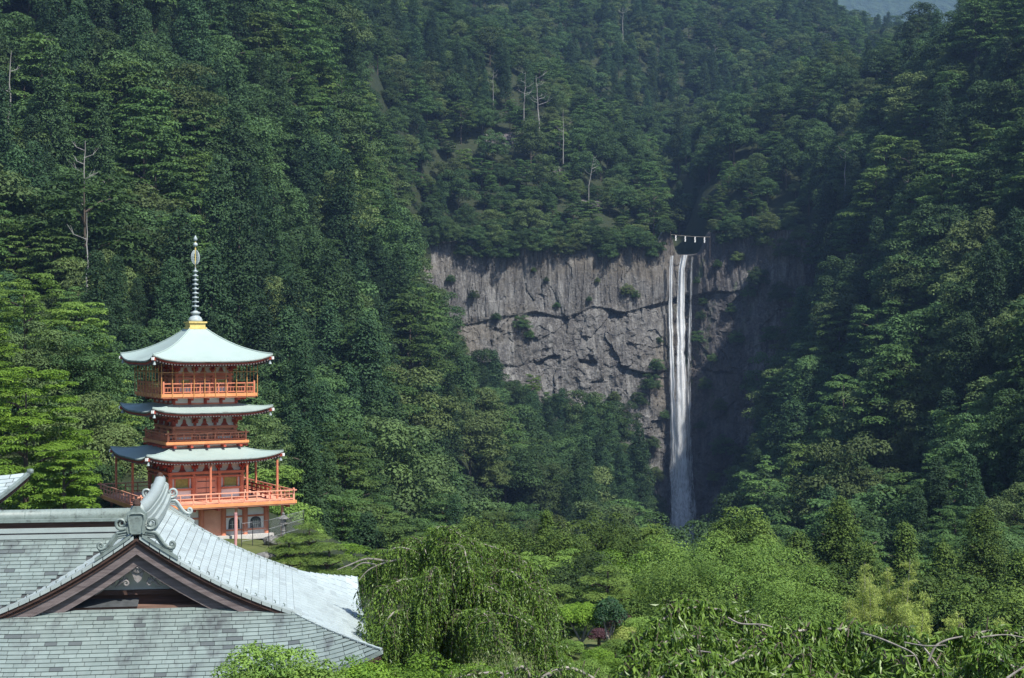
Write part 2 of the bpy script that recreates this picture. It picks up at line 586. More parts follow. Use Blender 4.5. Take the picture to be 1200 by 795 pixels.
# open ground given directly as (x, y, z)
GROUND = [(-30, 0, 57), (0, 0, 57), (30, 0, 57), (0, 14, 52.5), (20, 26, 47.5), (-20, 26, 48), (40, 20, 49), (-60, 20, 50), (0, 45, 43.6), (-13, 55, 43), (-20, 66, 43),
          (-4, 60, 43), (-40, 60, 43.2), (20, 60, 43), (5, 85, 42.6), (15, 100, 40.5), (-25, 122, 44.7), (-17, 115, 44.5), (-20, 132, 45.0), (-38, 125, 45), (-10, 110, 42),
          (-60, 100, 46), (0, 130, 35), (20, 140, 30), (40, 100, 38), (60, 130, 32), (60, 80, 41), (30, 200, 16), (-5, 180, 24), (70, 180, 24), (10, 280, -2), (55, 300, -2),
          (0, 380, -10), (60, 420, -20), (-22, 160, 36), (90, 100, 44), (-90, 60, 48), (-100, 110, 58), (-60, 150, 60), (-36, 150, 50),
          (260, 300, 120), (320, 450, 150), (340, 650, 160), (420, 500, 150), (500, 800, 180), (250, 180, 90)]


def to_ground(lst, off=11.0):
    r = []
    for px, py, Y in lst:
        p = P(px, py, Y)
        r.append((p.x, p.y, p.z - off))
    return r


def fit(pts):
    A = np.array(pts, float)
    xy = A[:, :2]
    d = np.sqrt(((xy[:, None] - xy[None]) ** 2).sum(-1))
    n = len(A)
    M = np.zeros((n + 3, n + 3))
    M[:n, :n] = d - 0.0 * np.eye(n)
    M[:n, n] = 1
    M[:n, n + 1:] = xy
    M[n, :n] = 1
    M[n + 1:, :n] = xy.T
    M[np.arange(n), np.arange(n)] += 0.4
    w = np.linalg.solve(M, np.concatenate([A[:, 2], np.zeros(3)]))
    return xy, w


LOW_FIT = fit(to_ground(BOTH) + to_ground(LOWER, 10) + GROUND)
UP_FIT = fit(to_ground(BOTH) + to_ground(UPPER, 9) + to_ground(BACK) + GROUND)


def tps(ft, x, y):
    xy, w = ft
    sh = x.shape
    x = x.ravel()
    y = y.ravel()
    out = np.empty_like(x)
    for s in range(0, len(x), 40000):
        a, b = x[s:s + 40000], y[s:s + 40000]
        d = np.sqrt((a[:, None] - xy[None, :, 0]) ** 2 + (b[:, None] - xy[None, :, 1]) ** 2)
        out[s:s + 40000] = d @ w[:len(xy)] + w[len(xy)] + a * w[len(xy) + 1] + b * w[len(xy) + 2]
    return out.reshape(sh)


FALL_X = 73.5
CLIFF_X0, CLIFF_X1 = -46.0, 124.0


def cliff_y(x):
    """distance of the foot line of the rock face"""
    left = 628.0 + (x + 46.0) * 0.30
    notch = 5.0 * np.exp(-((x - 74.0) / 7.0) ** 2)
    right = 664.0 - np.maximum(x - 76.0, 0) * 0.34
    return np.minimum(left, right) + notch


def sstep(a, b, x):
    t = np.clip((x - a) / (b - a), 0, 1)
    return t * t * (3 - 2 * t)


def ground_z(x, y):
    x = np.asarray(x, float)
    y = np.asarray(y, float)
    lo = tps(LOW_FIT, x, y)
    up = tps(UP_FIT, x, y)
    inside = sstep(CLIFF_X0 - 22, CLIFF_X0 + 6, x) * (1 - sstep(CLIFF_X1 - 4, CLIFF_X1 + 22, x))
    yc = cliff_y(np.clip(x, CLIFF_X0, CLIFF_X1))
    k_cliff = sstep(4.0, 13.0, y - yc)
    k_soft = sstep(-160.0, 20.0, y - yc)
    k = k_cliff * inside + k_soft * (1 - inside)
    z = lo * (1 - k) + up * k
    z = z - inside * 15.0 * np.exp(-((x - 78.0) / 9.0) ** 4) * sstep(8, 16, y - yc) * (1 - sstep(770, 880, y))
    amp = sstep(150, 240, y)
    z = z + amp * ((VN.fbm(x / 38.0, y / 38.0, 3) - 0.5) * 13.0 + (VN2.fbm(x / 11.0, y / 11.0, 2) - 0.5) * 3.0)
    # the slope under the rock face stays below the foot of the bare rock
    ratio = np.where(y > 300, x / np.maximum(y, 1.0), 0) * F + 600
    lim = np.interp(ratio, [440, 478, 500, 560, 640, 720, 765, 800], [60, 262, 345, 405, 452, 478, 505, 505]) + 24
    zmax = CZ - (lim - 397.5) / F * y
    m = (y > 420) & (y < yc + 5) & (ratio > 440) & (ratio < 800)
    z = np.where(m, np.minimum(z, zmax), z)
    return z


def build_terrain():
    ys = np.concatenate([np.arange(-10, 150, 3.0), np.arange(150, 600, 6.0), np.arange(600, 700, 2.5), np.arange(700, 1700, 11.0)])
    xs = np.concatenate([np.arange(-620, -150, 16.0), np.arange(-150, 180, 4.0), np.arange(180, 760, 16.0)])
    X, Y = np.meshgrid(xs, ys, indexing='ij')
    Z = ground_z(X, Y)
    v = np.stack([X, Y, Z], -1).reshape(-1, 3)
    m = len(ys)
    i, j = np.meshgrid(np.arange(len(xs) - 1), np.arange(m - 1), indexing='ij')
    a = (i * m + j).ravel()
    f = np.stack([a, a + m, a + m + 1, a + 1], -1)
    me = np_mesh('hillside_ground', v, f, 'ground', smooth=True)
    return tag(link('terrain', me), kind='structure')


build_terrain()


def build_haze():
    b = NT('air')
    v = b.n('ShaderNodeVolumePrincipled')
    v.inputs['Color'].default_value = (0.36, 0.58, 1.0, 1)
    v.inputs['Density'].default_value = HAZE
    v.inputs['Anisotropy'].default_value = 0.2
    b.l(v.outputs[0], b.out.inputs['Volume'])
    m = MB()
    m.box((800, 2800, 830), (6600, 6200, 1960))
    o = tag(m.build('haze', 'air'), 'pale blue air between the viewer and the mountains', 'haze', kind='stuff')


HAZE = 0.00011
build_haze()


def build_far_mountain():
    xs = np.linspace(-900, 1900, 120)
    ys = np.linspace(1900, 3200, 60)
    X, Y = np.meshgrid(xs, ys, indexing='ij')
    Z = 60 + 0.17 * (Y - 1900) + 250 * (VN2.fbm(X / 520, Y / 520, 4) - 0.5) + 560 * sstep(1900, 2500, Y) + 60
    Z = Z - 260 * (1 - sstep(1900, 2050, Y))
    v = np.stack([X, Y, Z - 60], -1).reshape(-1, 3) * 1.75 + np.array([0, 0, 60])
    m = len(ys)
    i, j = np.meshgrid(np.arange(len(xs) - 1), np.arange(m - 1), indexing='ij')
    a = (i * m + j).ravel()
    f = np.stack([a, a + m, a + m + 1, a + 1], -1)
    tag(link('distant_mountain', np_mesh('distant_mountain', v, f, 'far_forest', smooth=True)), kind='structure')


build_far_mountain()


# ------------------------------------------------------------------ rock face and waterfall
def voronoi2(x, z, seed, jit=0.9):
    """random value of the nearest jittered-grid cell and distance difference to the second nearest"""
    r = np.random.RandomState(seed)
    T = r.rand(128, 128, 3)
    xi = np.floor(x).astype(int)
    zi = np.floor(z).astype(int)
    d1 = np.full(x.shape, 9.0)
    d2 = np.full(x.shape, 9.0)
    val = np.zeros(x.shape)
    for dx in (-1, 0, 1):
        for dz in (-1, 0, 1):
            c = T[(xi + dx) % 128, (zi + dz) % 128]
            px = xi + dx + 0.5 + (c[..., 0] - 0.5) * jit
            pz = zi + dz + 0.5 + (c[..., 1] - 0.5) * jit
            d = np.sqrt((px - x) ** 2 + (pz - z) ** 2)
            near = d < d1
            d2 = np.where(near, d1, np.minimum(d2, d))
            val = np.where(near, c[..., 2], val)
            d1 = np.where(near, d, d1)
    return val, d2 - d1


def cliff_pos(x, z):
    """rock face surface: distance y for each x (across) and z (height)"""
    y = cliff_y(x) + (z - 40.0) * 0.085
    y = y - 7.0 * np.exp(-np.maximum(z + 32, 0) / 16.0)               # fallen rock and slope at the foot
    wx = x + 3.0 * (VN.fbm(x / 14, z / 14, 3) - 0.5)
    wz = z + 6.0 * (VN2.fbm(x / 12, z / 16, 3) - 0.5)
    # vertical columns in the upper band, blocks below
    ledge = 72.0 + 10.0 * (VN.fbm(x / 26 + 9, x * 0 + 3, 3) - 0.5) + 0.10 * (x - 10)
    upper = sstep(-2, 2, z - ledge)
    wx2 = wx + 5.0 * (VN.fbm(x / 9 + 20, z / 30, 3) - .5)
    col, ce = voronoi2(wx2 / 4.2, wz / 19.0, 5)
    colb, cf = voronoi2(wx2 / 1.5 + 31, wz / 7.0, 8)
    blk, be = voronoi2(wx / 6.0 + 0.25 * np.sin(wz / 3), wz / 8.0, 13)
    blc, bf = voronoi2(wx / 2.6 + 7, wz / 2.2, 21)
    y = y + upper * ((col - 0.5) * 1.0 + (colb - 0.5) * 0.55 + 0.25 * np.exp(-(ce / 0.12) ** 2) + 1.6 * (VN2.fbm(wx / 1.3, wz / 9.0, 4) - .5))
    y = y + (1 - upper) * ((blk - 0.5) * 1.5 + (blc - 0.5) * 0.7 + 2.4 * np.abs(VN.fbm(wx / 7.0 + 3, wz / 8.5, 4) - 0.5) + 1.3 * (VN2.fbm(wx / 1.6, wz / 4.0, 3) - .5))
    # overhanging ledges with dark recesses under them
    y = y + 3.2 * (1 - sstep(-2.0, -0.6, z - ledge)) * np.exp(-np.maximum(ledge - z - 1, 0) / 7.0) * (0.35 + 0.65 * sstep(0.4, 0.55, VN2.at(x / 9 + 4, x * 0 + 2)))
    l2 = 50.0 + 12.0 * (VN.fbm(x / 20 + 40, x * 0 + 8, 3) - 0.5) - 0.06 * x
    y = y + 2.4 * (1 - sstep(-1.6, -0.5, z - l2)) * np.exp(-np.maximum(l2 - z - 1, 0) / 5.0) * sstep(0.35, 0.6, VN2.at(x / 8 + 14, x * 0 + 6))
    y = y + 9.0 * (VN.fbm(x / 30, z / 34 + 50, 3) - 0.5)
    return y


def cliff_top(x):
    z = 100.5 + 5.0 * (VN.fbm(x / 9 + 70, x * 0 + 1, 3) - 0.5) + 6.0 * sstep(82, 100, x) + 7.0 * np.exp(-((x - 67.5) / 3.0) ** 2) + 5.0 * np.exp(-((x - 88.0) / 3.5) ** 2)
    lip = np.exp(-((x - 77.5) / 6.6) ** 6)
    return z * (1 - lip) + 96.4 * lip


def build_cliff():
    xs = np.arange(CLIFF_X0 - 8, CLIFF_X1 + 8.01, 0.42)
    t = np.linspace(0, 1, 330)
    X, T = np.meshgrid(xs, t, indexing='ij')
    Z = -34.0 + (cliff_top(X) + 34.0) * T
    Y = cliff_pos(X, Z)
    end = np.maximum(np.maximum(CLIFF_X0 - X, X - CLIFF_X1), 0)
    Y = Y + end * 0.9
    # roll over the top edge
    Xb, Tb = np.meshgrid(xs, np.array([1.5, 4.0, 12.0]), indexing='ij')
    Yb = cliff_pos(xs, cliff_top(xs))[:, None] + Tb
    Zb = cliff_top(xs)[:, None] + Tb * 0.1
    X = np.concatenate([X, Xb], 1)
    Y = np.concatenate([Y, Yb], 1)
    Z = np.concatenate([Z, Zb], 1)
    v = np.stack([X, Y, Z], -1).reshape(-1, 3)
    m = X.shape[1]
    i, j = np.meshgrid(np.arange(len(xs) - 1), np.arange(m - 1), indexing='ij')
    a = (i * m + j).ravel()
    f = np.stack([a, a + m, a + m + 1, a + 1], -1)
    tag(link('cliff', np_mesh('cliff_rock', v, f, 'rock')), kind='structure')


build_cliff()


def ray_ground(px, py, above=0.0, y0=150.0, y1=1500.0):
    """where the line of sight through this pixel first meets the hillside"""
    Ys = np.linspace(y0, y1, 700)
    z = CZ + (397.5 - py) / F * Ys
    g = ground_z((px - 600) / F * Ys, Ys) + above
    k = np.argmax(g > z)
    return P(px, py, float(Ys[k]))


def outcrop(px, py, Y, w, h, seed):
    """rock showing through the forest: a small stepped wall"""
    c = ray_ground(px, py, 4.0)
    xs = np.arange(-w / 2, w / 2 + .01, 0.5)
    zs = np.arange(-h / 2, h / 2 + .01, 0.5)
    X, Z = np.meshgrid(xs, zs, indexing='ij')
    a, e = voronoi2(X / 2.2 + seed, Z / 7.0 + seed, 33)
    b, e2 = voronoi2(X / 5.0 + seed, Z / 4.0, 35)
    edge = sstep(0.0, 0.30, (0.5 + 0.9 * VN2.fbm(X / 4 + seed, Z / 4, 2)) * np.minimum(np.minimum(X + w / 2, w / 2 - X) / w, np.minimum(Z + h / 2, h / 2 - Z) / h))
    Yd = Z * 0.55 + (a - .5) * 1.6 + (b - .5) * 2.5 + (1 - edge) * 9.0
    v = np.stack([X + c.x, Yd + c.y, Z + c.z], -1).reshape(-1, 3)
    m = len(zs)
    i, j = np.meshgrid(np.arange(len(xs) - 1), np.arange(m - 1), indexing='ij')
    q = (i * m + j).ravel()
    f = np.stack([q, q + m, q + m + 1, q + 1], -1)
    return link('rock_outcrop', np_mesh('rock_outcrop', v, f, 'rock_dark'))


OUTCROPS = [(585, 165, 702, 24, 11, 'broad grey rock outcrop among trees above the cliff'), (645, 200, 690, 18, 7, 'narrow rock ledge in the forest just above the cliff'),
            (388, 158, 492, 5, 8, 'pale rock showing through trees high on the wooded slope'), (14, 30, 392, 5, 12, 'pale rock strip on the slope beside bleached dead trunks'),
            (690, 240, 684, 14, 6, 'small dark rock face above the cliff near the falls')]
for i, (px, py, Y, w, h, lab) in enumerate(OUTCROPS):
    tag(outcrop(px, py, Y, w, h, i * 7), lab, 'rock')


def build_waterfall():
    root = empty('waterfall', (FALL_X, float(cliff_y(np.array(FALL_X))), -30))
    tag(root, 'tall white waterfall dropping down the dark rock face', 'waterfall')
    bx, by, bz = root.location
    # (pixel x at the lip, x offsets on the way down, half width top/bottom, strength)
    strands = [
        ('stream', [(-4.3, 96.0), (-4.9, 90), (-5.2, 70), (-5.0, 40), (-4.2, 10), (-3.6, -31)], 0.95, 2.4, 1.02, 1.0),
        ('stream', [(0.9, 96.2), (-0.3, 90), (-1.0, 70), (-1.4, 40), (-1.4, 10), (-1.5, -31)], 1.75, 3.5, 1.16, 2.3),
        ('stream', [(4.3, 95.6), (4.0, 90), (3.2, 70), (2.0, 40), (1.3, 10), (1.2, -31)], 0.55, 2.2, 0.72, 0.6),
        ('stream', [(-0.6, 78), (-1.6, 55), (-1.9, 40), (-1.4, 10), (-0.8, -31)], 1.4, 5.6, 0.74, 3.0),
        ('stream', [(-3.8, 30), (-4.6, 10), (-5.2, -8), (-4.6, -31)], 0.5, 3.0, 0.60, 1.6),
        ('stream', [(1.0, 40), (2.4, 10), (3.4, -10), (3.4, -31)], 0.5, 2.8, 0.55, 1.6),
    ]
    for si, (nm, path, w0, w1, op, bulge) in enumerate(strands):
        zs = np.linspace(path[0][1], path[-1][1], 150)
        px = np.interp(-zs, [-p[1] for p in path], [p[0] for p in path])
        k = (path[0][1] - zs) / (path[0][1] - path[-1][1])
        hw = w0 + (w1 - w0) * k ** 0.8 + 0.35 * (VN.fbm(zs / 5 + si * 9, zs * 0 + 1, 2) - 0.5) * (1 + 3 * k)
        n = 26
        a = np.linspace(-1, 1, n)
        X = px[:, None] + FALL_X + hw[:, None] * a[None] + (1.6 * k * (VN2.fbm(zs / 6 + si * 5, zs * 0 + si, 3) - .5))[:, None]
        Zg = np.repeat(zs[:, None], n, 1)
        fold = 0.35 * np.sin(a[None] * 9 + si * 2 + zs[:, None] * 0.05)
        fl = np.min([cliff_pos(np.full(150, FALL_X + dx), np.maximum(zs, -26.0)) for dx in np.linspace(-7, 7, 15)], axis=0)
        fl = np.array([fl[max(0, i - 8):i + 9].min() for i in range(150)])
        fl = np.convolve(np.pad(fl, 10, mode='edge'), np.ones(21) / 21, 'valid') - 0.6
        fl = np.minimum(fl, float(cliff_pos(np.array([FALL_X]), np.array([96.0]))[0]) + 0.5 - 7.0 * k)   # falls clear of the wall
        Yg = fl[:, None] - 1.0 - bulge * np.sqrt(np.maximum(1 - a[None] ** 2, 0)) + fold - 0.3 * si
        v = np.stack([X - bx, Yg - by, Zg - bz], -1).reshape(-1, 3)
        i, j = np.meshgrid(np.arange(149), np.arange(n - 1), indexing='ij')
        q = (i * n + j).ravel()
        f = np.stack([q, q + n, q + n + 1, q + 1], -1)
        edge = np.clip((1 - np.abs(a)) * 1.7, 0, 1) ** .8
        dens = op * (1.0 + 0.38 * k)
        if si >= 3:
            dens = op * np.clip(k * 4, 0, 1) * (1 + .45 * k)
        tint = (edge[None] * dens[:, None]).ravel()
        link(nm, np_mesh('stream', v, f, 'falling_water', smooth=True, tint=tint), root)
    # splash rocks at the foot
    pool = MB()
    pool.grid(lambda u, v: (u, v, 0.02 * math.sin(u + v)), np.linspace(52, 100, 12).tolist(), np.linspace(600, 668, 12).tolist())
    tag(pool.build('pool_water', 'pool_water', loc=(0, 0, -31.0)), kind='structure')


build_waterfall()


def build_rope():
    a = P(786, 275, 664)
    b = P(832, 278, 664)
    root = empty('sacred_rope', (a + b) / 2)
    tag(root, 'straw rope with four white paper streamers stretched above the waterfall lip', 'rope')
    c = root.location
    pts = []
    for i in range(17):
        t = i / 16
        p = a.lerp(b, t) - Vector((0, 0, 4 * t * (1 - t) * 0.25)) - c
        pts.append(p)
    MB().tube(pts, 0.09, 6).build('rope', 'straw_rope', root)
    for t in (0.13, 0.37, 0.62, 0.86):
        p = a.lerp(b, t) - Vector((0, 0, 4 * t * (1 - t) * 0.25)) - c
        m = MB()
        z = p.z - 0.1
        dx = 0
        for k in range(4):
            m.box((p.x + dx, p.y - 0.25, z - 0.38), (0.50, 0.06, 0.62))
            z -= 0.56
            dx += 0.13 if k % 2 else -0.08
        m.build('paper_streamer', 'paper_white', root)
    for p, s in ((pts[0], -1), (pts[-1], 1)):
        MB().tube([p + Vector((0, 0.3, -9.0)), p + Vector((0, 0.1, 1.5))], [0.16, 0.10], 6).build('rope_post', 'bark', root)


build_rope()


# ------------------------------------------------------------------ foliage
def unit(v):
    return v / np.maximum(np.linalg.norm(v, axis=-1, keepdims=True), 1e-9)


def cards(pos, nrm, axis, L, W, fold=0.15):
    """diamond leaves: base, side, tip, side"""
    nrm = unit(nrm)
    axis = unit(axis - nrm * (axis * nrm).sum(-1, keepdims=True))
    side = np.cross(nrm, axis)
    L = np.broadcast_to(np.asarray(L, float), (len(pos),))[:, None]
    W = np.broadcast_to(np.asarray(W, float), (len(pos),))[:, None]
    b = pos
    t = pos + axis * L
    m = pos + axis * L * 0.45
    s1 = m + side * W * 0.5 - nrm * W * fold
    s2 = m - side * W * 0.5 - nrm * W * fold
    v = np.stack([b, s1, t, s2], 1).reshape(-1, 3)
    f = np.arange(len(pos) * 4).reshape(-1, 4)
    return v, f


def clump_leaves(clumps, n, L, W, up=0.5, rs=RS, zmin=-0.35, inner=0.72, tvar=0.25, jit=0.36):
    """clumps: rows of cx cy cz rx ry rz tint; leaves spread over and inside each clump, the thin ones flat like sprays"""
    c = np.asarray(clumps, float)
    area = (c[:, 3] * c[:, 4] + c[:, 3] * c[:, 5] + c[:, 4] * c[:, 5])
    idx = rs.choice(len(c), n, p=area / area.sum())
    d = unit(rs.normal(size=(n, 3)))
    bad = d[:, 2] < zmin
    d[bad, 2] *= -1
    rad = inner + (1.06 - inner) * rs.rand(n) ** 0.5
    k = c[idx]
    pos = k[:, :3] + d * k[:, 3:6] * rad[:, None]
    nr = d / k[:, 3:6]
    nr = unit(unit(nr) + np.array([0, 0, up]) + rs.normal(size=(n, 3)) * jit)
    ax = rs.normal(size=(n, 3))
    s = 0.65 + 0.7 * rs.rand(n)
    v, f = cards(pos, nr, ax, L * s, W * s)
    tint = np.clip(k[:, 6] + (rs.rand(n) - 0.5) * tvar * 2, 0, 1)
    return v, f, np.repeat(tint, 4)


def merge(parts):
    vs, fs, ts = [], [], []
    o = 0
    for v, f, t in parts:
        vs.append(v)
        fs.append(f + o)
        ts.append(t)
        o += len(v)
    return np.concatenate(vs), np.concatenate(fs), np.concatenate(ts)


def clumps_cedar(H, R, n, rs, r0=0.95, base=0.28, lean=0.0, flat=0.8, blunt=0.75):
    out = []
    for i in range(n):
        t = (i + rs.rand() * 0.8) / n
        t = t ** 0.85
        z = H * (base + (1 - base) * t)
        rr = R * (1 - t) ** blunt * (0.72 + 0.45 * rs.rand()) * (0.75 + 0.25 * min(1, t * 6 + 0.3))
        a = i * 2.39996 + rs.rand() * 0.9
        q = r0 * (0.75 + 0.5 * rs.rand()) * (0.62 + 0.5 * (1 - t))
        out.append((rr * math.cos(a) * 0.82, rr * math.sin(a) * 0.82, z - 0.25 * rr, q * 1.12, q * 1.12, q * flat, 0.25 + 0.5 * rs.rand()))
        if rr > 1.4 and rs.rand() < 0.5:
            out.append((rr * math.cos(a) * 0.4, rr * math.sin(a) * 0.4, z + 0.1, q, q, q * flat, 0.2 + 0.3 * rs.rand()))
    out.append((0, 0, H - 0.3, 0.5 * r0, 0.5 * r0, 0.9 * r0, 0.6))
    return out


def clumps_dome(R, H, z0, n, rs, q0=1.5, flat=0.62, irr=0.3, fill=0.25):
    """rounded crown of lumps; z0: height of the widest part"""
    out = []
    lob = [(rs.rand() * 2 * PI, 0.5 + rs.rand()) for _ in range(4)]
    for i in range(n):
        a = i * 2.39996 + rs.rand() * 0.6
        c = 1 - (i + 0.5) / n * 1.25
        s = math.sqrt(max(0, 1 - c * c))
        k = 1 - irr + irr * 2 * rs.rand() * 0.7
        for la, ls in lob:
            k += 0.10 * irr * math.cos((a - la) * 2) * ls
        q = q0 * (0.65 + 0.7 * rs.rand())
        out.append((R * s * k * math.cos(a), R * s * k * math.sin(a), z0 + H * c * k, q, q, q * flat, 0.2 + 0.6 * rs.rand()))
    for i in range(int(n * fill)):
        d = unit(rs.normal(size=3)) * rs.rand() ** 0.5 * 0.6
        out.append((R * d[0], R * d[1], z0 + H * abs(d[2]), q0 * 0.9, q0 * 0.9, q0 * 0.6, 0.15))
    return out


def clumps_layer(R, H, z0, n, rs, q0=1.9, flat=0.2, conic=0.6):
    """horizontal plates at uneven heights"""
    out = []
    for i in range(n):
        t = (i + rs.rand()) / n
        rr = R * (1 - conic * t) * math.sqrt(rs.rand() * 0.85 + 0.15)
        a = i * 2.39996 + rs.rand()
        q = q0 * (0.6 + 0.7 * rs.rand()) * (1 - 0.35 * t)
        out.append((rr * math.cos(a), rr * math.sin(a), z0 + H * t - 0.12 * rr + rs.rand() * 0.5, q, q * (0.7 + .5 * rs.rand()), q * flat * (0.8 + 0.5 * rs.rand()), 0.3 + 0.6 * rs.rand()))
    return out


def trunk_mb(H, r, rs, lean=0.3, limbs=4, crown0=0.4, spread=2.0):
    m = MB()
    dx, dy = (rs.rand() - .5) * lean, (rs.rand() - .5) * lean
    pts = [(dx * t * t * H * .2, dy * t * t * H * .2, H * t - 0.6 * (1 - t)) for t in np.linspace(0, 1, 6)]
    m.tube(pts, [r * (1.25 if i == 0 else 1) * (1 - 0.82 * i / 5) for i in range(6)], 6)
    for k in range(limbs):
        t = crown0 + (0.9 - crown0) * (k + .5) / max(limbs, 1)
        a = k * 2.4 + rs.rand()
        z = H * t
        s = spread * (1.1 - t * 0.6)
        m.tube([(0, 0, z), (s * .5 * math.cos(a), s * .5 * math.sin(a), z + s * .35), (s * math.cos(a), s * math.sin(a), z + s * .5)], [r * .45, r * .3, r * .1], 5)
    return m


# ---- far forest: prototypes of each kind
PROTO = []     # dicts: kind, crown mesh, trunk mesh, height, radius


def add_proto(kind, clumps, mat, H, R, n, L, W, up, tr, **kw):
    v, f, t = clump_leaves(clumps, n, L, W, up, **kw)
    me = np_mesh(kind + '_crown', v, f, mat, tint=t)
    tm = bpy.data.meshes.new(kind + '_trunk')
    tm.from_pydata(tr.v, [], tr.f)
    tm.materials.append(MATS['bark'])
    PROTO.append(dict(kind=kind, crown=me, trunk=tm, H=H, R=R))


rs = np.random.RandomState(21)
for i in range(4):
    H = 20 + 2.0 * i
    R = 3.5 + 0.35 * (i % 3)
    add_proto('cedar', clumps_cedar(H, R, 50 + 6 * i, rs, r0=1.5, base=0.25, blunt=0.55), 'leaf_cedar', H, R, 9500, 0.42, 0.26, 0.35,
              trunk_mb(H * .95, 0.36, rs, limbs=0), rs=rs, jit=0.34)
for i in range(4):
    R = 5.0 + 0.5 * i
    H = 12.0 + i * 1.0
    add_proto('broadleaf', clumps_dome(R, 6.0 + 0.6 * i, H - 6.0, 44 + 6 * i, rs, q0=1.75, irr=0.42), 'leaf_broad', H, R, 10500, 0.46, 0.32, 0.45,
              trunk_mb(H * .8, 0.3, rs, limbs=5, spread=R * .7), rs=rs)
for i in range(4):
    R = 4.8 + 0.6 * i
    H = 14.0 + i * 1.5
    add_proto('layered', clumps_layer(R, 8.5 + i, H - 8.8 - i * .7, 30 + 5 * i, rs, q0=2.3, flat=.26, conic=(.25, .55, .35, .7)[i]), 'leaf_layer', H, R, 9000, 0.46, 0.29, 0.9,
              trunk_mb(H * .95, 0.3, rs, limbs=6, crown0=.35, spread=R * .8), rs=rs, jit=0.3)
for i in range(2):
    H = 20 + 3.0 * i
    R = 3.3 + 0.4 * i
    add_proto('cedar', clumps_cedar(H, R, 120, rs, r0=1.0, base=0.2, blunt=0.6), 'leaf_cedar', H, R, 26000, 0.26, 0.15, 0.35, trunk_mb(H * .95, 0.36, rs, limbs=0), rs=rs, jit=0.34)
for i in range(2):
    R = 4.8 + 0.6 * i
    H = 12.0 + i
    add_proto('broadleaf', clumps_dome(R, 6.0, H - 6.0, 110, rs, q0=1.1, irr=0.42), 'leaf_broad', H, R, 26000, 0.26, 0.17, 0.45, trunk_mb(H * .8, 0.3, rs, limbs=6, spread=R * .7), rs=rs)
for i in range(2):
    R = 4.6 + 0.6 * i
    H = 15.0 + i
    add_proto('layered', clumps_layer(R, 11, H - 11.3, 80, rs, q0=1.4, conic=0.62), 'leaf_layer', H, R, 26000, 0.25, 0.15, 0.9, trunk_mb(H * .95, 0.3, rs, limbs=8, crown0=.35, spread=R * .8), rs=rs, jit=0.3)
KINDS = {'cedar': [0, 1, 2, 3], 'broadleaf': [4, 5, 6, 7], 'layered': [8, 9, 10, 11]}


def forest_candidates():
    xs, ys = [], []
    y = 150.0
    r = np.random.RandomState(5)
    while y < 1420:
        sp = 6.6 + y / 230.0
        hw = y * 0.375 + 14
        x = np.arange(-hw, hw, sp)
        xs.append(x + (r.rand(len(x)) - .5) * sp * .8)
        ys.append(y + (r.rand(len(x)) - .5) * sp * .8)
        y += sp * 0.9
    return np.concatenate(xs), np.concatenate(ys)


def in_outcrop(x, y):
    bad = np.zeros(len(x), bool)
    for px, py, Y, w, h, _ in OUTCROPS:
        c = ray_ground(px, py, 4.0)
        bad |= (np.abs(x - c.x) < w * .42) & (y > c.y - 10) & (y < c.y + 3)
    return bad


FX, FY = forest_candidates()
FZ = ground_z(FX, FY)
yc = cliff_y(np.clip(FX, CLIFF_X0, CLIFF_X1))
on_cliff = (FX > CLIFF_X0 - 3) & (FX < CLIFF_X1 + 3) & (FY > yc - 4) & (FY < yc + 12)
gorge = (np.abs(FX - (78 + (FY - 670) * 0.03)) < 9.0) & (FY > 600) & (FY < 735)
pool = (np.abs(FX - 76) < 13) & (FY > 585) & (FY < 660)
slope_open = (FX > -40) & (FX < 45 + (FY - 150) * .12) & (FY < 178)          # garden terrace, planted by hand below
keep = ~(on_cliff | gorge | pool | slope_open | in_outcrop(FX, FY))
# rock to the sides of the falls stays bare down to the foot
keep &= ~((FX > 84) & (FX < 118) & (FY > yc - 16) & (FY < yc + 10))
FX, FY, FZ = FX[keep], FY[keep], FZ[keep]
N = len(FX)
r = np.random.RandomState(9)
zone = np.where(FX < -20 - (FY - 400) * 0.02, 0, np.where(FX > 95 + (FY - 600) * 0.15, 2, 1))
zone = np.where((FY > cliff_y(np.clip(FX, CLIFF_X0, CLIFF_X1)) + 10) & (FX > CLIFF_X0 - 30), 3, zone)   # above the cliff
zone = np.where((FX > 20) & (FY < 520) & (zone == 1), 2, zone)
pn = VN.fbm(FX / 45 + 3, FY / 45, 3) + (r.rand(N) - .5) * 0.42
pc = np.array([0.39, 0.31, 0.32, 0.26])[zone]
pb = np.array([0.56, 0.62, 0.56, 0.62])[zone]
kind_id = np.where(pn < pc, 0, np.where(pn < pb, 1, 2))
var = r.randint(0, 4, N)
proto = np.where(FY < 270, 12 + kind_id * 2 + var % 2, kind_id * 4 + var)
scl = (0.72 + 0.95 * r.rand(N) ** 1.3) * np.where(kind_id == 0, 0.92, 1.0) * np.where(zone == 3, 0.80, 1.0)
scl = scl * np.where((FY < 215) & (FX > -20), 0.8, 1.0)
rot = r.rand(N) * 6.283
Hs = np.array([p['H'] for p in PROTO])[proto] * scl
Rw = np.array([p['R'] for p in PROTO])[proto] * scl

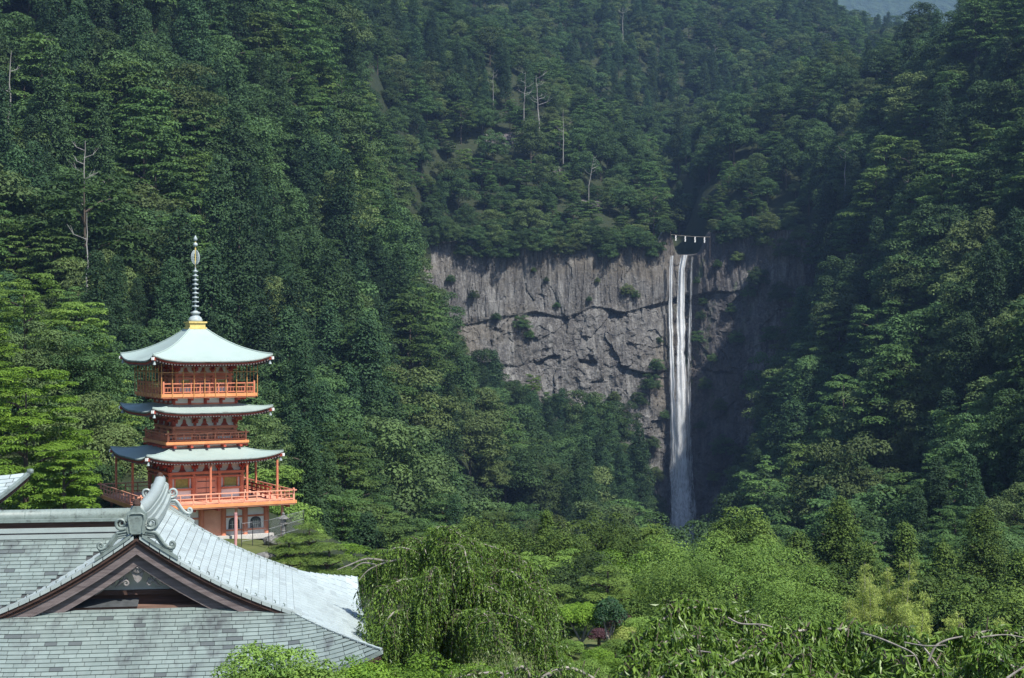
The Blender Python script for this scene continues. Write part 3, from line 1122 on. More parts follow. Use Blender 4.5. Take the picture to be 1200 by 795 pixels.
# trees of the near valley stay low: the shaded slope, the rock face and the foot of the falls stand clear above them
tpx = 600 + FX / FY * F
tpy = 397.5 - (FZ + Hs - CZ) / FY * F
tall = (FY < 440) & (tpx > 552) & (tpx < 850) & (tpy < 628)
tall |= (FY < np.interp(tpx, [850, 980, 1040], [330, 260, 200])) & (tpx >= 850) & (tpy < 605) & (tpx < 1260)
tall |= (FY < 655) & (tpx > 484) & (tpx < 765) & (tpy < np.interp(tpx, [484, 500, 560, 640, 720, 765], [325, 345, 405, 452, 478, 505]) - 4)
tall |= (FY < 650) & (tpx > 757) & (tpx < 850) & (tpy < 640)
tall |= (FY < 620) & (tpx >= 850) & (tpx < 925) & (tpy < np.interp(tpx, [850, 880, 905, 925], [620, 520, 430, 330]))
low = (FY < 440) & (tpx > 545) & (tpx < 1260) & tall
need = np.where(low, np.clip((CZ - (640 + 20 * r.rand(N) - 397.5) / F * FY - FZ) / Hs, 0, 1), 0)
okt = ~tall | (need > .3)
shr = np.where(tall & (need > .3), need, 1.0)
scl, Hs, Rw = scl * shr, Hs * shr, Rw * np.maximum(shr, .6)
FX, FY, FZ, zone, kind_id, var, proto, scl, rot, Hs, Rw, tpx, tpy = [q[okt] for q in (FX, FY, FZ, zone, kind_id, var, proto, scl, rot, Hs, Rw, tpx, tpy)]
N = len(FX)
# which of them the photograph can show: terrain in the way, then crowns in front of crowns
hid = np.zeros(N, bool)
for t in np.linspace(0.12, 0.97, 22):
    sx, sy = FX * t, FY * t
    gz = ground_z(sx, sy)
    hid |= gz > CZ + (FZ + Hs - CZ) * t + 2.0
order = np.argsort(FY)
MW, MH = 480, 318
cover = np.zeros((MH, MW), bool)
cover[int(700 * .4):, :] = True
vis = np.zeros(N)
for i in order:
    if hid[i]:
        continue
    cx = (600 + FX[i] / FY[i] * F) * 0.4
    top = (397.5 - (FZ[i] + Hs[i] - CZ) / FY[i] * F) * 0.4
    crown_h = Hs[i] * (0.75 if kind_id[i] == 0 else 0.62)
    bot = top + crown_h / FY[i] * F * 0.4
    rw = Rw[i] / FY[i] * F * 0.4 * 0.8
    x0, x1 = int(max(cx - rw, 0)), int(min(cx + rw + 1, MW))
    y0, y1 = int(max(top, 0)), int(min(bot + 1, MH))
    if x1 <= x0 or y1 <= y0:
        vis[i] = -1
        continue
    sub = cover[y0:y1, x0:x1]
    vis[i] = (~sub).sum()
    sub[:] = True
off = vis < 0
# individuals: the ones that show largest of each kind, the rest one mass
single = np.zeros(N, bool)
for k in range(3):
    m = np.where((kind_id == k) & (vis > 14))[0]
    m = m[np.argsort(-vis[m])][:290]
    single[m] = True
mass = (~single) & (~hid)
# dead giveaways kept cheap: crowns wholly behind others are dropped beyond the first rows
mass &= (vis != 0) | (r.rand(N) < 0.35)
mass &= ~off | (np.abs(FX / FY) < 0.40)

def where(i):
    x, y, z = tpx[i], tpy[i], int(zone[i])
    if z == 0:
        if x < 150:
            return 'on the slope above the bright maple' if y > 270 else 'on the steep slope among the bleached dead trunks'
        if x < 330:
            return 'close behind the pagoda roofs' if y > 330 else ('on the slope just above the pagoda finial' if y > 140 else 'high up the slope far above the pagoda finial')
        if y < 190:
            return 'on the crest of the spur past the pagoda'
        return 'on the spur between pagoda and rock face' if y < 420 else 'at the foot of the spur past the pagoda'
    if z == 1:
        return 'on the shaded slope under the rock face' if x < 660 else 'on the shaded slope near the foot of the falls'
    if z == 2:
        a = 'beside the wet rock' if x < 1010 else 'above the valley cedars'
        return ('near the crest past the waterfall ' if y < 170 else 'halfway up the slope ' if y < 400 else 'low on the slope ') + a
    if FY[i] > 860:
        return 'on the hazy mountain behind the gorge'
    if x < 560:
        return 'above the rim where spur and rock face meet'
    if x < 700:
        return 'around the rock outcrop above the rock face'
    return 'by the gorge above the waterfall lip' if x < 800 else 'above the dark rock past the waterfall lip'


ZTXT = {0: 'on the slope around the pagoda', 1: 'on the shaded slope below the rock face', 2: 'on the wooded slope past the waterfall', 3: 'above the rim of the rock face'}
KTXT = {0: ('cedar_tree', 'dark green cedar', 'cedar'), 1: ('broadleaf_tree', 'round topped broadleaf tree', 'tree'),
        2: ('fir_tree', 'tree with flat tiered sprays', 'tree')}
HEIGHT = {0: ('young', 'mature'), 1: ('small', 'broad'), 2: ('slender', 'wide')}


def place_tree(pi, name, label, cat, group, loc, rz, s):
    p = PROTO[pi]
    root = empty(name, loc, rz)
    root.scale = s
    tag(root, label, cat, group)
    link('trunk', p['trunk'], root)
    link('crown', p['crown'], root)
    return root


FIRST = {}
for i in np.where(single)[0]:
    k = kind_id[i]
    nm, lab, cat = KTXT[k]
    size = HEIGHT[k][int(scl[i] > 1.0 * (0.92 if k == 0 else 1.0) * (0.8 if zone[i] == 3 else 1.0))]
    wh = where(i)
    label = f'{size} {lab} {wh}'
    s = scl[i]
    o = place_tree(int(proto[i]), nm, label, cat, f'{size} {nm.replace("_", " ")}s {wh}', (FX[i], FY[i], FZ[i] - 0.4), rot[i], (s * (.9 + .2 * r.rand()), s, s * (.9 + .25 * r.rand())))
    FIRST.setdefault(int(proto[i]), o)


def build_forest_mass():
    idx = np.where(mass)[0]
    me = bpy.data.meshes.new('forest')
    me.vertices.add(len(idx))
    me.vertices.foreach_set('co', np.stack([FX[idx], FY[idx], FZ[idx] - 0.4], -1).astype(np.float32).ravel())
    a = me.attributes.new('proto', 'INT', 'POINT')
    a.data.foreach_set('value', proto[idx].astype(np.int32))
    a = me.attributes.new('turn', 'FLOAT_VECTOR', 'POINT')
    a.data.foreach_set('vector', np.stack([0 * rot[idx], 0 * rot[idx], rot[idx]], -1).astype(np.float32).ravel())
    a = me.attributes.new('size', 'FLOAT_VECTOR', 'POINT')
    s = scl[idx]
    rr = np.random.RandomState(4)
    a.data.foreach_set('vector', np.stack([s * (.9 + .2 * rr.rand(len(s))), s, s * (.9 + .25 * rr.rand(len(s)))], -1).astype(np.float32).ravel())
    ob = tag(link('forest', me), 'dense mixed forest covering the mountain slopes', 'forest', kind='stuff')
    ng = bpy.data.node_groups.new('forest', 'GeometryNodeTree')
    ng.interface.new_socket('Geometry', in_out='INPUT', socket_type='NodeSocketGeometry')
    ng.interface.new_socket('Geometry', in_out='OUTPUT', socket_type='NodeSocketGeometry')
    gi = ng.nodes.new('NodeGroupInput')
    go = ng.nodes.new('NodeGroupOutput')
    join = ng.nodes.new('GeometryNodeJoinGeometry')

    def named(nm, dt):
        nd = ng.nodes.new('GeometryNodeInputNamedAttribute')
        nd.data_type = dt
        nd.inputs[0].default_value = nm
        return nd.outputs[0]
    kp = named('proto', 'INT')
    kr = named('turn', 'FLOAT_VECTOR')
    ks = named('size', 'FLOAT_VECTOR')
    for pi, root in FIRST.items():
        cmp_ = ng.nodes.new('FunctionNodeCompare')
        cmp_.data_type = 'INT'
        cmp_.operation = 'EQUAL'
        ins = [s_ for s_ in cmp_.inputs if s_.type == 'INT']
        ng.links.new(kp, ins[0])
        ins[1].default_value = pi
        jn = ng.nodes.new('GeometryNodeJoinGeometry')
        for ch in root.children:
            oi = ng.nodes.new('GeometryNodeObjectInfo')
            oi.transform_space = 'ORIGINAL'
            oi.inputs['Object'].default_value = ch
            oi.inputs['As Instance'].default_value = True
            ng.links.new(oi.outputs['Geometry'], jn.inputs[0])
        ip = ng.nodes.new('GeometryNodeInstanceOnPoints')
        ng.links.new(gi.outputs[0], ip.inputs['Points'])
        ng.links.new(cmp_.outputs[0], ip.inputs['Selection'])
        ng.links.new(jn.outputs[0], ip.inputs['Instance'])
        ng.links.new(kr, ip.inputs['Rotation'])
        ng.links.new(ks, ip.inputs['Scale'])
        ng.links.new(ip.outputs[0], join.inputs[0])
    ng.links.new(join.outputs[0], go.inputs[0])
    md = ob.modifiers.new('forest', 'NODES')
    md.node_group = ng


bpy.context.view_layer.update()
build_forest_mass()
print('FOREST candidates', N, 'single', int(single.sum()), 'mass', int(mass.sum()))


# ------------------------------------------------------------------ temple hall with copper shingle roof
HA = math.radians(8.66)
G = P(160, 628, 55.0)
HALL_GROUND = 43.0
hall = empty('temple_hall', (G.x, G.y, HALL_GROUND), HA)
tag(hall, 'temple hall with hip-and-gable roof of weathered copper shingles', 'temple')
HW = G.z - HALL_GROUND        # local z of the gable apex
UG, UE, VB = 5.58, 8.54, 11.0   # gable half width, eave half width, ridge length


def prof(u):
    u = abs(u)
    if u <= UG:
        return -(0.72 * u - 0.035 * u * u)
    q = u - UG
    return -(0.72 * UG - 0.035 * UG * UG) - 0.57 * q


def lift_c(along, half, q):
    """eaves curve up towards the corners"""
    s = min(1.0, abs(along) / half)
    k = max(0.0, min(1.0, q / (UE - UG)))
    return 0.85 * s ** 5 * k ** 1.3


def s_right(v, u, sgn=1):
    q = max(0.0, u - UG)
    return Vector((sgn * u, v, HW + prof(u) + lift_c(v - VB / 2, VB / 2 + q, q)))


def s_front(u, q, back=False):
    w = prof(UG + q) if q >= 0 else prof(UG) - 0.5 * q
    v = -q if not back else VB + q
    return Vector((u, v, HW + w + lift_c(u, UG + max(q, 0.01), max(q, 0))))


def wing_w(v):
    d = max(0.0, 4.7 - v)
    return -0.60 - (0.56 * d - 0.02 * d * d)


def s_wing(u, v):
    return Vector((u, v, HW + wing_w(v)))


def make_tile_mesh(end=.43):
    m = MB()
    # unit sheet: x along the course, y down the slope, lower edge proud
    xs, ys = (-0.5, 0.5), (-0.5, 0.5)
    top = [(-.5, -.5, .020), (.5, -.5, .020), (.5, end, .050), (-.5, end, .050)]
    bot = [(x, y, z - .03) for x, y, z in top]
    m.add(top + bot, [(0, 1, 2, 3), (7, 6, 5, 4), (0, 4, 5, 1), (1, 5, 6, 2), (2, 6, 7, 3), (3, 7, 4, 0)])
    me = bpy.data.meshes.new('shingle')
    me.from_pydata(m.v, [], [tuple(reversed(f)) for f in m.f])
    me.materials.append(MATS['shingle'])
    me.update()
    return me


TILE = make_tile_mesh()
TILE_TIGHT = make_tile_mesh(.48)
TILE_V = {'shingle': np.array([v.co[:] for v in TILE.vertices]), 'shingle_grey_shaded': np.array([v.co[:] for v in TILE_TIGHT.vertices])}
TILE_F = np.array([p.vertices[:] for p in TILE.polygons])


def tile_rows(surf, rows, bounds, tlen, rs_, gap=0.036, keepfn=None):
    """surf(s, t) -> point; rows: list of (t0, t1); bounds(t) -> (s0, s1). returns list of matrices"""
    out = []
    for ri, (t0, t1) in enumerate(rows):
        s0, s1 = bounds((t0 + t1) / 2)
        s = s0 - rs_.rand() * tlen * (0.5 + .4 * (ri % 2))
        while s < s1:
            L = tlen * (0.72 + 0.56 * rs_.rand())
            a, b = max(s, s0), min(s + L, s1)
            s += L
            if b - a < 0.08:
                continue
            p00, p10, p01, p11 = surf(a, t0), surf(b, t0), surf(a, t1), surf(b, t1)
            c = (p00 + p10 + p01 + p11) / 4
            if keepfn and not keepfn(c):
                continue
            ex = ((p10 + p11) - (p00 + p01)) / 2
            ey = ((p01 + p11) - (p00 + p10)) / 2
            lx, ly = ex.length - gap, ey.length
            ex.normalize()
            n = ex.cross(ey)
            if n.z < 0:
                n = -n
            n.normalize()
            ey2 = n.cross(ex)
            if ey2.dot(ey) < 0:
                ex = -ex
                ey2 = n.cross(ex)
            n2 = n + (ey2 * (rs_.rand() - .5) + ex * (rs_.rand() - .5)) * 0.03
            M = Matrix.Identity(4)
            for k in range(3):
                M[k][0] = ex[k] * lx
                M[k][1] = ey2[k] * ly
                M[k][2] = n2[k]
                M[k][3] = c[k]
            out.append(M)
    return out


def rows_between(a, b, step):
    n = max(1, round((b - a) / step))
    return [(a + (b - a) * i / n, a + (b - a) * (i + 1) / n) for i in range(n)]


def build_roof_faces():
    rt = np.random.RandomState(31)
    deck = MB()
    us = np.linspace(0, UG, 12).tolist()
    for sg in (1, -1):
        deck.grid(lambda v, u: s_right(v, u, sg) - Vector((0, 0, .012)), np.linspace(0, VB, 24).tolist(), us, flip=(sg == 1))
        # lower hipped part
        qs = np.linspace(0, UE - UG, 8).tolist()
        deck.grid(lambda a, q: s_right(-q + a * (VB + 2 * q), UG + q, sg) - Vector((0, 0, .012)), np.linspace(0, 1, 30).tolist(), qs, flip=(sg == 1))
    for bk in (False, True):
        qs = np.linspace(-.5, UE - UG, 10).tolist()
        deck.grid(lambda a, q: s_front((a * 2 - 1) * (UG + (q if q > 0 else 1.6 * q)), q, bk) - Vector((0, 0, .012)), np.linspace(0, 1, 36).tolist(), qs, flip=bk)
    roof = deck.build('roof', 'copper_joint', hall)
    # soffit boards under the eaves
    sof = MB()
    for sg in (1, -1):
        qs = np.linspace(0.0, UE - UG, 6).tolist()
        sof.grid(lambda a, q: s_right(-q + a * (VB + 2 * q), UG + q, sg) - Vector((0, 0, .30)), np.linspace(0, 1, 30).tolist(), qs, flip=(sg != 1))
    for bk in (False, True):
        qs = np.linspace(0.0, UE - UG, 6).tolist()
        sof.grid(lambda a, q: s_front((a * 2 - 1) * (UG + q), q, bk) - Vector((0, 0, .30)), np.linspace(0, 1, 36).tolist(), qs, flip=not bk)
    sof.build('soffit', 'wood_brown', roof)
    # eave edge: thick copper lip with timber below
    lip = MB()
    tim = MB()
    q = UE - UG

    def edge_pts():
        r_ = []
        for sg in (1, -1):
            r_.append([s_right(-q + t * (VB + 2 * q), UE, sg) for t in np.linspace(0, 1, 40)])
        for bk in (False, True):
            r_.append([s_front((2 * t - 1) * UE, q, bk) for t in np.linspace(0, 1, 44)])
        return r_
    for line in edge_pts():
        for a, b in zip(line[:-1], line[1:]):
            lip.bar(a - Vector((0, 0, .06)), b - Vector((0, 0, .06)), .10, .13)
            tim.bar(a * 0.99 + Vector((a.x * .01 * .0, 0, a.z * .01 - .20)), b * 0.99 + Vector((0, 0, b.z * .01 - .20)), .12, .15)
    lip.build('eave_edge', 'copper_green', roof)
    tim.build('eave_timber', 'wood_dark', roof)
    # shingles
    right_up = tile_rows(lambda s, t: s_right(s, t), rows_between(0.30, UG, 0.27), lambda t: (0.0, VB), 0.62, rt)
    right_lo = tile_rows(lambda s, t: s_right(s, t), rows_between(UG, UE, 0.27), lambda t: (-(t - UG), VB + (t - UG)), 0.62, rt)
    front = tile_rows(lambda s, t: s_front(s, t), rows_between(-.45, UE - UG, 0.185), lambda t: (-(UG + (t if t > 0 else 1.6 * t)), UG + (t if t > 0 else 1.6 * t)), 0.50, rt, gap=.016)
    left = tile_rows(lambda s, t: s_right(s, t, -1), rows_between(0.30, UE, 0.27), lambda t: (-max(t - UG, 0), VB + max(t - UG, 0)), 0.62, rt)
    back = tile_rows(lambda s, t: s_front(s, t, True), rows_between(-.45, UE - UG, 0.185), lambda t: (-(UG + (t if t > 0 else 1.6 * t)), UG + (t if t > 0 else 1.6 * t)), 0.50, rt, gap=.016)
    # ranked by how large they show: the front skirt first, then the near right slope
    front_vis = sorted(front, key=lambda M: -(M.translation.x > -6.4) - 0.01 * abs(M.col[0].length))
    cand = [M for M in front if M.translation.x > -5.2]
    near_r = sorted(right_lo + right_up, key=lambda M: M.translation.y)
    pick = cand[:300] + near_r[:300 - len(cand[:300])]
    ids = set(id(M) for M in pick)
    fr = set(id(M) for M in front)
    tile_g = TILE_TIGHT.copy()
    tile_g.materials[0] = MATS['shingle_grey_shaded']
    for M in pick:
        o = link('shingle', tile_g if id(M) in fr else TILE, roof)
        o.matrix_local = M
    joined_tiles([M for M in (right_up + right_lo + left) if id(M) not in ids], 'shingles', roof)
    joined_tiles([M for M in (front + back) if id(M) not in ids], 'shingles', roof, 'shingle_grey_shaded')
    return roof


def joined_tiles(mats, name, parent, mat='shingle'):
    vs, fs = [], []
    for i, M in enumerate(mats):
        A = np.array(M)
        vs.append(TILE_V[mat] @ A[:3, :3].T + A[:3, 3])
        fs.append(TILE_F + 8 * i)
    o = link(name, np_mesh(name, np.concatenate(vs), np.concatenate(fs), mat), parent)
    o['kind'] = 'stuff'
    return o


build_roof_faces()


def sweep(line, w, h, m=None):
    m = m or MB()
    for a, b in zip(line[:-1], line[1:]):
        e = (Vector(b) - Vector(a)).normalized() * 0.004
        m.bar(Vector(a) - e, Vector(b) + e, w, h)
    return m


def ribbon(fn_top, fn_bot, us, y0, y1):
    """curved board: profile between two height curves over u, from y0 to y1"""
    m = MB()
    n = len(us)
    vs = []
    for u in us:
        vs += [(u, y0, fn_top(u)), (u, y0, fn_bot(u)), (u, y1, fn_bot(u)), (u, y1, fn_top(u))]
    fs = []
    for i in range(n - 1):
        a, b = 4 * i, 4 * i + 4
        for k in range(4):
            k2 = (k + 1) % 4
            fs.append((a + k, a + k2, b + k2, b + k))
    fs.append((0, 3, 2, 1))
    e = 4 * (n - 1)
    fs.append((e, e + 1, e + 2, e + 3))
    m.add(vs, fs)
    return m


def build_gable(v_sign=1, v0=0.0):
    """front gable: verge, bargeboards, pendant, plaster, beams"""
    rt = np.random.RandomState(5)
    def vy(v):
        return v0 + v_sign * v
    for sg in (1, -1):
        us = [sg * u for u in np.linspace(0.0, UG + 0.25, 22)]
        top = lambda u: HW + (prof(u) if abs(u) < UG else prof(UG) - .36 * (abs(u) - UG))
        # verge course of bent copper sheets
        L = 0.36
        k = 0.10
        while k < UG + 0.05:
            a, b = sg * k, sg * (k + L - 0.03)
            m = ribbon(lambda u: top(u) + .075, lambda u: top(u) - .06, [a, (a + b) / 2, b], vy(-.06), vy(.42))
            m.build('verge_sheet', 'copper_pale', hall)
            k += L
        ribbon(lambda u: top(u) - .062, lambda u: top(u) - .19, us, vy(-.01), vy(.40)).build('verge_board', 'wood_dark', hall)
        ribbon(lambda u: top(u) - .192, lambda u: top(u) - .33, us, vy(.07), vy(.40)).build('verge_board', 'wood_dark', hall)
        ribbon(lambda u: top(u) - .333, lambda u: top(u) - .60, us, vy(.13), vy(.30)).build('bargeboard', 'wood_grey', hall)
        ribbon(lambda u: top(u) - .603, lambda u: top(u) - .68, us[:-1], vy(.10), vy(.30)).build('bargeboard_moulding', 'wood_grey', hall)
        ribbon(lambda u: top(u) - .683, lambda u: top(u) - 1.12, us[:-2], vy(.30), vy(.42)).build('bargeboard', 'wood_grey', hall)
        # snow guards: small hooks along the verge
        for i in range(12):
            u = 1.5 + i * 0.34
            m = MB()
            z = HW + prof(u)
            m.tube([(sg * u, vy(.62), z + .02), (sg * u, vy(.60), z + .13), (sg * (u - .05), vy(.66), z + .16)], .022, 5)
            m.build('snow_guard', 'copper_green', hall)
    # plaster triangle and beams
    zb = HW - 2.10
    pl = []
    for u in np.linspace(-4.2, 4.2, 25):
        pl.append((u, HW + prof(u) - .5))
    tri = MB()
    outline = [(-3.1, zb + .02), (3.1, zb + .02)] + [p for p in reversed(pl) if p[1] > zb + .05]
    tri.prism(outline, vy(1.02), vy(1.10))
    tri.build('gable_wall', 'plaster_aged', hall)
    MB().box((0, vy(.95), zb - .06), (6.6, .24, .16)).build('gable_beam', 'wood_dark', hall)
    MB().box((0, vy(1.08), zb - .32), (7.4, .12, .38)).build('gable_board', 'wood_dark', hall)
    MB().box((0, vy(.86), zb - .58), (8.6, .5, .14)).build('gable_beam', 'wood_brown', hall)
    MB().box((0, vy(.78), zb - .74), (9.2, .6, .16)).build('gable_beam', 'wood_brown', hall)
    # carved pendant: flower, drop and cloud scrolls
    m = MB()
    cz = HW - 1.20
    for k in range(8):
        a = k * PI / 4
        m.lathe([(0.0, -.03), (.085, -.02), (.085, .02), (0.0, .05)], (0, 0, 0), 8)
        for i in range(len(m.v) - 32, len(m.v)):
            x, y, z = m.v[i]
            m.v[i] = (x + .12 * math.cos(a), vy(.42) - z, cz + y + .12 * math.sin(a))
    m.lathe([(0, -.02), (.08, 0), (.08, .03), (0, .10)], (0, 0, 0), 10)
    for i in range(len(m.v) - 40, len(m.v)):
        x, y, z = m.v[i]
        m.v[i] = (x, vy(.40) - z, cz + y)
    m.build('pendant_flower', 'carved_wood', hall)
    d = MB()
    d.prism([(-.30, cz + .32), (-.34, cz + .05), (-.20, cz - .22), (-.12, cz - .45), (0, cz - .56), (.12, cz - .45), (.20, cz - .22), (.34, cz + .05), (.30, cz + .32)], vy(.46), vy(.56))
    d.build('pendant_board', 'carved_wood', hall)
    for sg in (1, -1):
        w = MB()
        for (cx, cy, r0, turns) in ((.60, -.14, .17, 1.4), (.95, -.30, .17, 1.3), (1.32, -.50, .15, 1.3), (1.66, -.66, .11, 1.2), (.42, -.36, .12, 1.2)):
            pts = []
            for i in range(22):
                t = i / 21
                a = 0.6 + t * turns * 2 * PI
                rr = r0 * (1 - .85 * t)
                pts.append((sg * (cx + rr * math.cos(a)), vy(.52), cz - .22 + cy + rr * math.sin(a)))
            w.tube(pts, [.045 * (1 - .5 * i / 21) for i in range(22)], 6)
        for (x0, z0, x1, z1) in ((.3, .12, .9, -.12), (.8, -.02, 1.5, -.36), (1.4, -.30, 1.95, -.66), (.35, -.1, .8, -.42), (1.0, -.35, 1.5, -.68)):
            w.tube([(sg * x0, vy(.56), cz - .3 + z0), (sg * (x0 + x1) / 2, vy(.54), cz - .3 + (z0 + z1) / 2 + .06), (sg * x1, vy(.56), cz - .3 + z1)], [.03, .075, .02], 6)
        w.build('pendant_scroll', 'carved_wood', hall)


build_gable()
build_gable(-1, VB)


def spiral(cx, cz, r0, turns, a0, dirn, n=40, shrink=.86):
    r_ = []
    for i in range(n):
        t = i / (n - 1)
        a = a0 + dirn * t * turns * 2 * PI
        rr = r0 * (1 - shrink * t)
        r_.append((cx + rr * math.cos(a), cz + rr * math.sin(a)))
    return r_


def ridge_ornament(y, big=True, mat='copper_green'):
    """end tile of the ridge: shouldered plate with volutes and trailing scrolls"""
    root = hall
    zc = HW
    m = MB()
    out = [(-.34, .02), (.34, .02), (.40, .22), (.34, .42), (.44, .66), (.42, .90), (.30, .98), (.18, 1.10), (.12, 1.20), (-.12, 1.20), (-.18, 1.10), (-.30, .98), (-.42, .90), (-.44, .66), (-.34, .42), (-.40, .22)]
    m.prism([(x * .84, zc + .05 + z * .84) for x, z in out], y - .10, y + .18)
    orn = m.build('ridge_ornament', mat, hall)
    fr = MB()
    inner = [(-.24, .08), (-.28, .40), (-.33, .66), (-.31, .84), (-.20, .90), (.20, .90), (.31, .84), (.33, .66), (.28, .40), (.24, .08)]
    fr.tube([(x * .84, y - .12, zc + .05 + z * .84) for x, z in inner], .032, 6)
    fr.build('border', mat, orn)
    MB().lathe([(.0, 0), (.13, .02), (.15, .12), (.10, .26), (.0, .30)], (0, y + .1, zc + 1.02), 10).build('cap', 'wood_dark', orn)
    for sg in (1, -1):
        w = MB()
        a = spiral(.72, .50, .30, 1.55, PI * 1.15, -1)
        lead = [(.36, .16), (.46, .20)]
        pts = [(sg * x * .8, y - .03, zc + .05 + z * .8) for x, z in lead] + [(sg * x * .8, y - .03, zc + .05 + z * .8) for x, z in spiral(.66, .50, .28, 1.6, -PI * .75, 1)]
        w.tube(pts, [.05] * 2 + [.066 * (1 - .55 * i / 39) for i in range(40)], 7)
        w.tube([(p[0] * 1.0, y - .09, p[2]) for p in pts[2:24]], [.03] * 22, 5)
        w.build('volute', mat, orn)
        t = MB()
        p2 = [(.42, .14), (.70, .10), (.92, .06), (1.06, -.06), (1.20, -.26), (1.34, -.44), (1.50, -.58), (1.66, -.64)] + spiral(1.72, -.48, .17, 1.25, -PI * .55, 1, 22)
        n = len(p2)
        for off, rad, dy in ((0, .062, -.02), (-.10, .045, .0), (-.19, .04, .02)):
            t.tube([(sg * x * .72, y + dy, zc + .06 + z * .80 + off * (1 - .75 * max(0, (i - 7)) / 22.0) * (1.0 if i < 9 else .3)) for i, (x, z) in enumerate(p2)], [rad * (1 if i < 8 else 1 - .5 * (i - 8) / (n - 8)) for i in range(n)], 7)
        t.build('trailing_scroll', mat, orn)
        b = MB()
        b.add([], [])
        rb = ribbon(lambda u: HW + prof(u) + .20, lambda u: HW + prof(u) + .085, [sg * u for u in np.linspace(.2, 1.45, 8)], y - .08, y + .16)
        rb.build('foot_board', mat, orn)


ridge_ornament(-0.02)
ridge_ornament(VB + .02, mat='copper_pale')


def build_ridge():
    """stacked ridge of the gable roof, bowed up at both ends, and of the wing behind"""
    line = [(0, v, HW - 0.06 + 0.24 * abs((v - VB / 2) / (VB / 2)) ** 3) for v in np.linspace(0.15, VB + .35, 26)]
    def up(l, dz):
        return [(x, y, z + dz) for x, y, z in l]
    sweep(up(line, .10), .95, .28).build('ridge_base', 'copper_pale', hall)
    sweep(up(line, .34), .70, .20).build('ridge_course', 'copper_pale', hall)
    sweep(up(line, .54), .56, .20).build('ridge_course', 'copper_pale', hall)
    m = MB()
    m.tube(up(line, .74), .24, 12)
    m.build('ridge_cap', 'copper_pale', hall, smooth=True)
    # scroll brackets beside the far ridge end
    # wing ridge
    x0, x1 = -16.0, 0.1
    v = 5.0
    zz = HW - 0.60
    MB().box(((x0 + x1) / 2, v, zz + .06), (x1 - x0, 1.0, .16)).build('wing_ridge_course', 'copper_pale', hall)
    MB().box(((x0 + x1) / 2, v, zz + .17), (x1 - x0, .84, .09)).build('wing_ridge_joint', 'iron', hall)
    MB().box(((x0 + x1) / 2, v, zz + .29), (x1 - x0, .88, .17)).build('wing_ridge_course', 'copper_pale', hall)
    MB().box(((x0 + x1) / 2, v, zz + .49), (x1 - x0, .62, .26)).build('wing_ridge_board', 'wood_dark', hall)
    MB().box(((x0 + x1) / 2, v, zz + .66), (x1 - x0, .90, .11)).build('wing_ridge_course', 'copper_green', hall)
    m = MB()
    m.tube([(x0, v, zz + .80), (x1, v, zz + .80)], .26, 14)
    m.build('wing_ridge_cap', 'copper_green', hall, smooth=True)
    k = x0
    while k < x1 - .4:
        MB().tube([(k, v, zz + .80), (k + .03, v, zz + .80)], .272, 14).build('wing_ridge_seam', 'copper_green', hall)
        k += 0.95
    # wing roof
    deck = MB()
    vs = np.linspace(4.7, 0.5, 12).tolist()
    deck.grid(lambda u, v_: s_wing(u, v_) - Vector((0, 0, .012)), np.linspace(-16, 0, 2).tolist(), vs)
    deck.grid(lambda u, v_: Vector((u, v_, HW + wing_w(10 - v_) - .012)), np.linspace(-16, 0, 2).tolist(), [5.3, 8, 12])
    wr = deck.build('wing_roof', 'copper_joint', hall)
    rt = np.random.RandomState(77)
    M = tile_rows(lambda s, t: s_wing(s, 4.7 - t), rows_between(0, 4.2, .22), lambda t: (-16, -.2), .46, rt, gap=.016,
                  keepfn=lambda c: c.z > HW + prof(min(abs(c.x), UE)) + .02 or c.x < -UE)
    joined_tiles(M, 'shingles', wr, 'shingle_grey_shaded')


build_ridge()


def build_hall_body():
    hz = HW - 4.7
    w = MB()
    w.box((0, VB / 2, hz / 2 + .0), (13.0, VB + 1.6, hz))
    w.build('wall', 'wood_brown', hall)
    for sx in np.linspace(-6.5, 6.5, 6):
        MB().box((sx, -.95, hz / 2), (.32, .3, hz)).build('column', 'wood_dark', hall)
    for sy in np.linspace(.5, VB + .5, 5):
        MB().box((6.62, sy, hz / 2), (.3, .32, hz)).build('column', 'wood_dark', hall)
    for i in range(30):
        u = -8 + i * 16 / 29
        q = UE - UG - .12
        a = s_front(u * .62, .0) - Vector((0, 0, .40))
        b = s_front(u, q) - Vector((0, 0, .40))
        if abs(u) < UE - .2:
            MB().bar(a, b, .11, .14).build('rafter', 'wood_brown', hall)
    for i in range(28):
        v = -2.4 + i * (VB + 4.8) / 27
        a = s_right(VB / 2 + (v - VB / 2) * .66, UG) - Vector((0, 0, .40))
        b = s_right(v, UE - .12) - Vector((0, 0, .40))
        MB().bar(a, b, .11, .14).build('rafter', 'wood_brown', hall)
    # hip beam under the near corner and gutter head with pipe
    a = s_right(0, UG) - Vector((0, 0, .5))
    b = s_right(-(UE - UG) + .15, UE - .15) - Vector((0, 0, .48))
    MB().bar(a, b, .22, .26).build('hip_beam', 'wood_brown', hall)
    p = s_front(5.55, UE - UG)
    g = MB()
    g.box((p.x, p.y + .02, p.z - .22), (.62, .32, .10))
    g.box((p.x, p.y + .02, p.z - .40), (.50, .26, .26))
    g.tube([(p.x, p.y, p.z - .5), (p.x, p.y, p.z - 2.4)], .07, 8)
    g.build('gutter_head', 'wood_brown', hall)
    # hip tiles along the near corner ridge
    for sg in (1, -1):
        n = 12
        for i in range(n):
            t0, t1 = i / n, (i + .96) / n
            q0, q1 = (UE - UG) * t0, (UE - UG) * t1
            a = s_right(-q0, UG + q0, sg) + Vector((0, 0, .03))
            b = s_right(-q1, UG + q1, sg) + Vector((0, 0, .045))
            MB().bar(a, b, .12, .05).build('hip_sheet', 'copper_pale', hall)


build_hall_body()


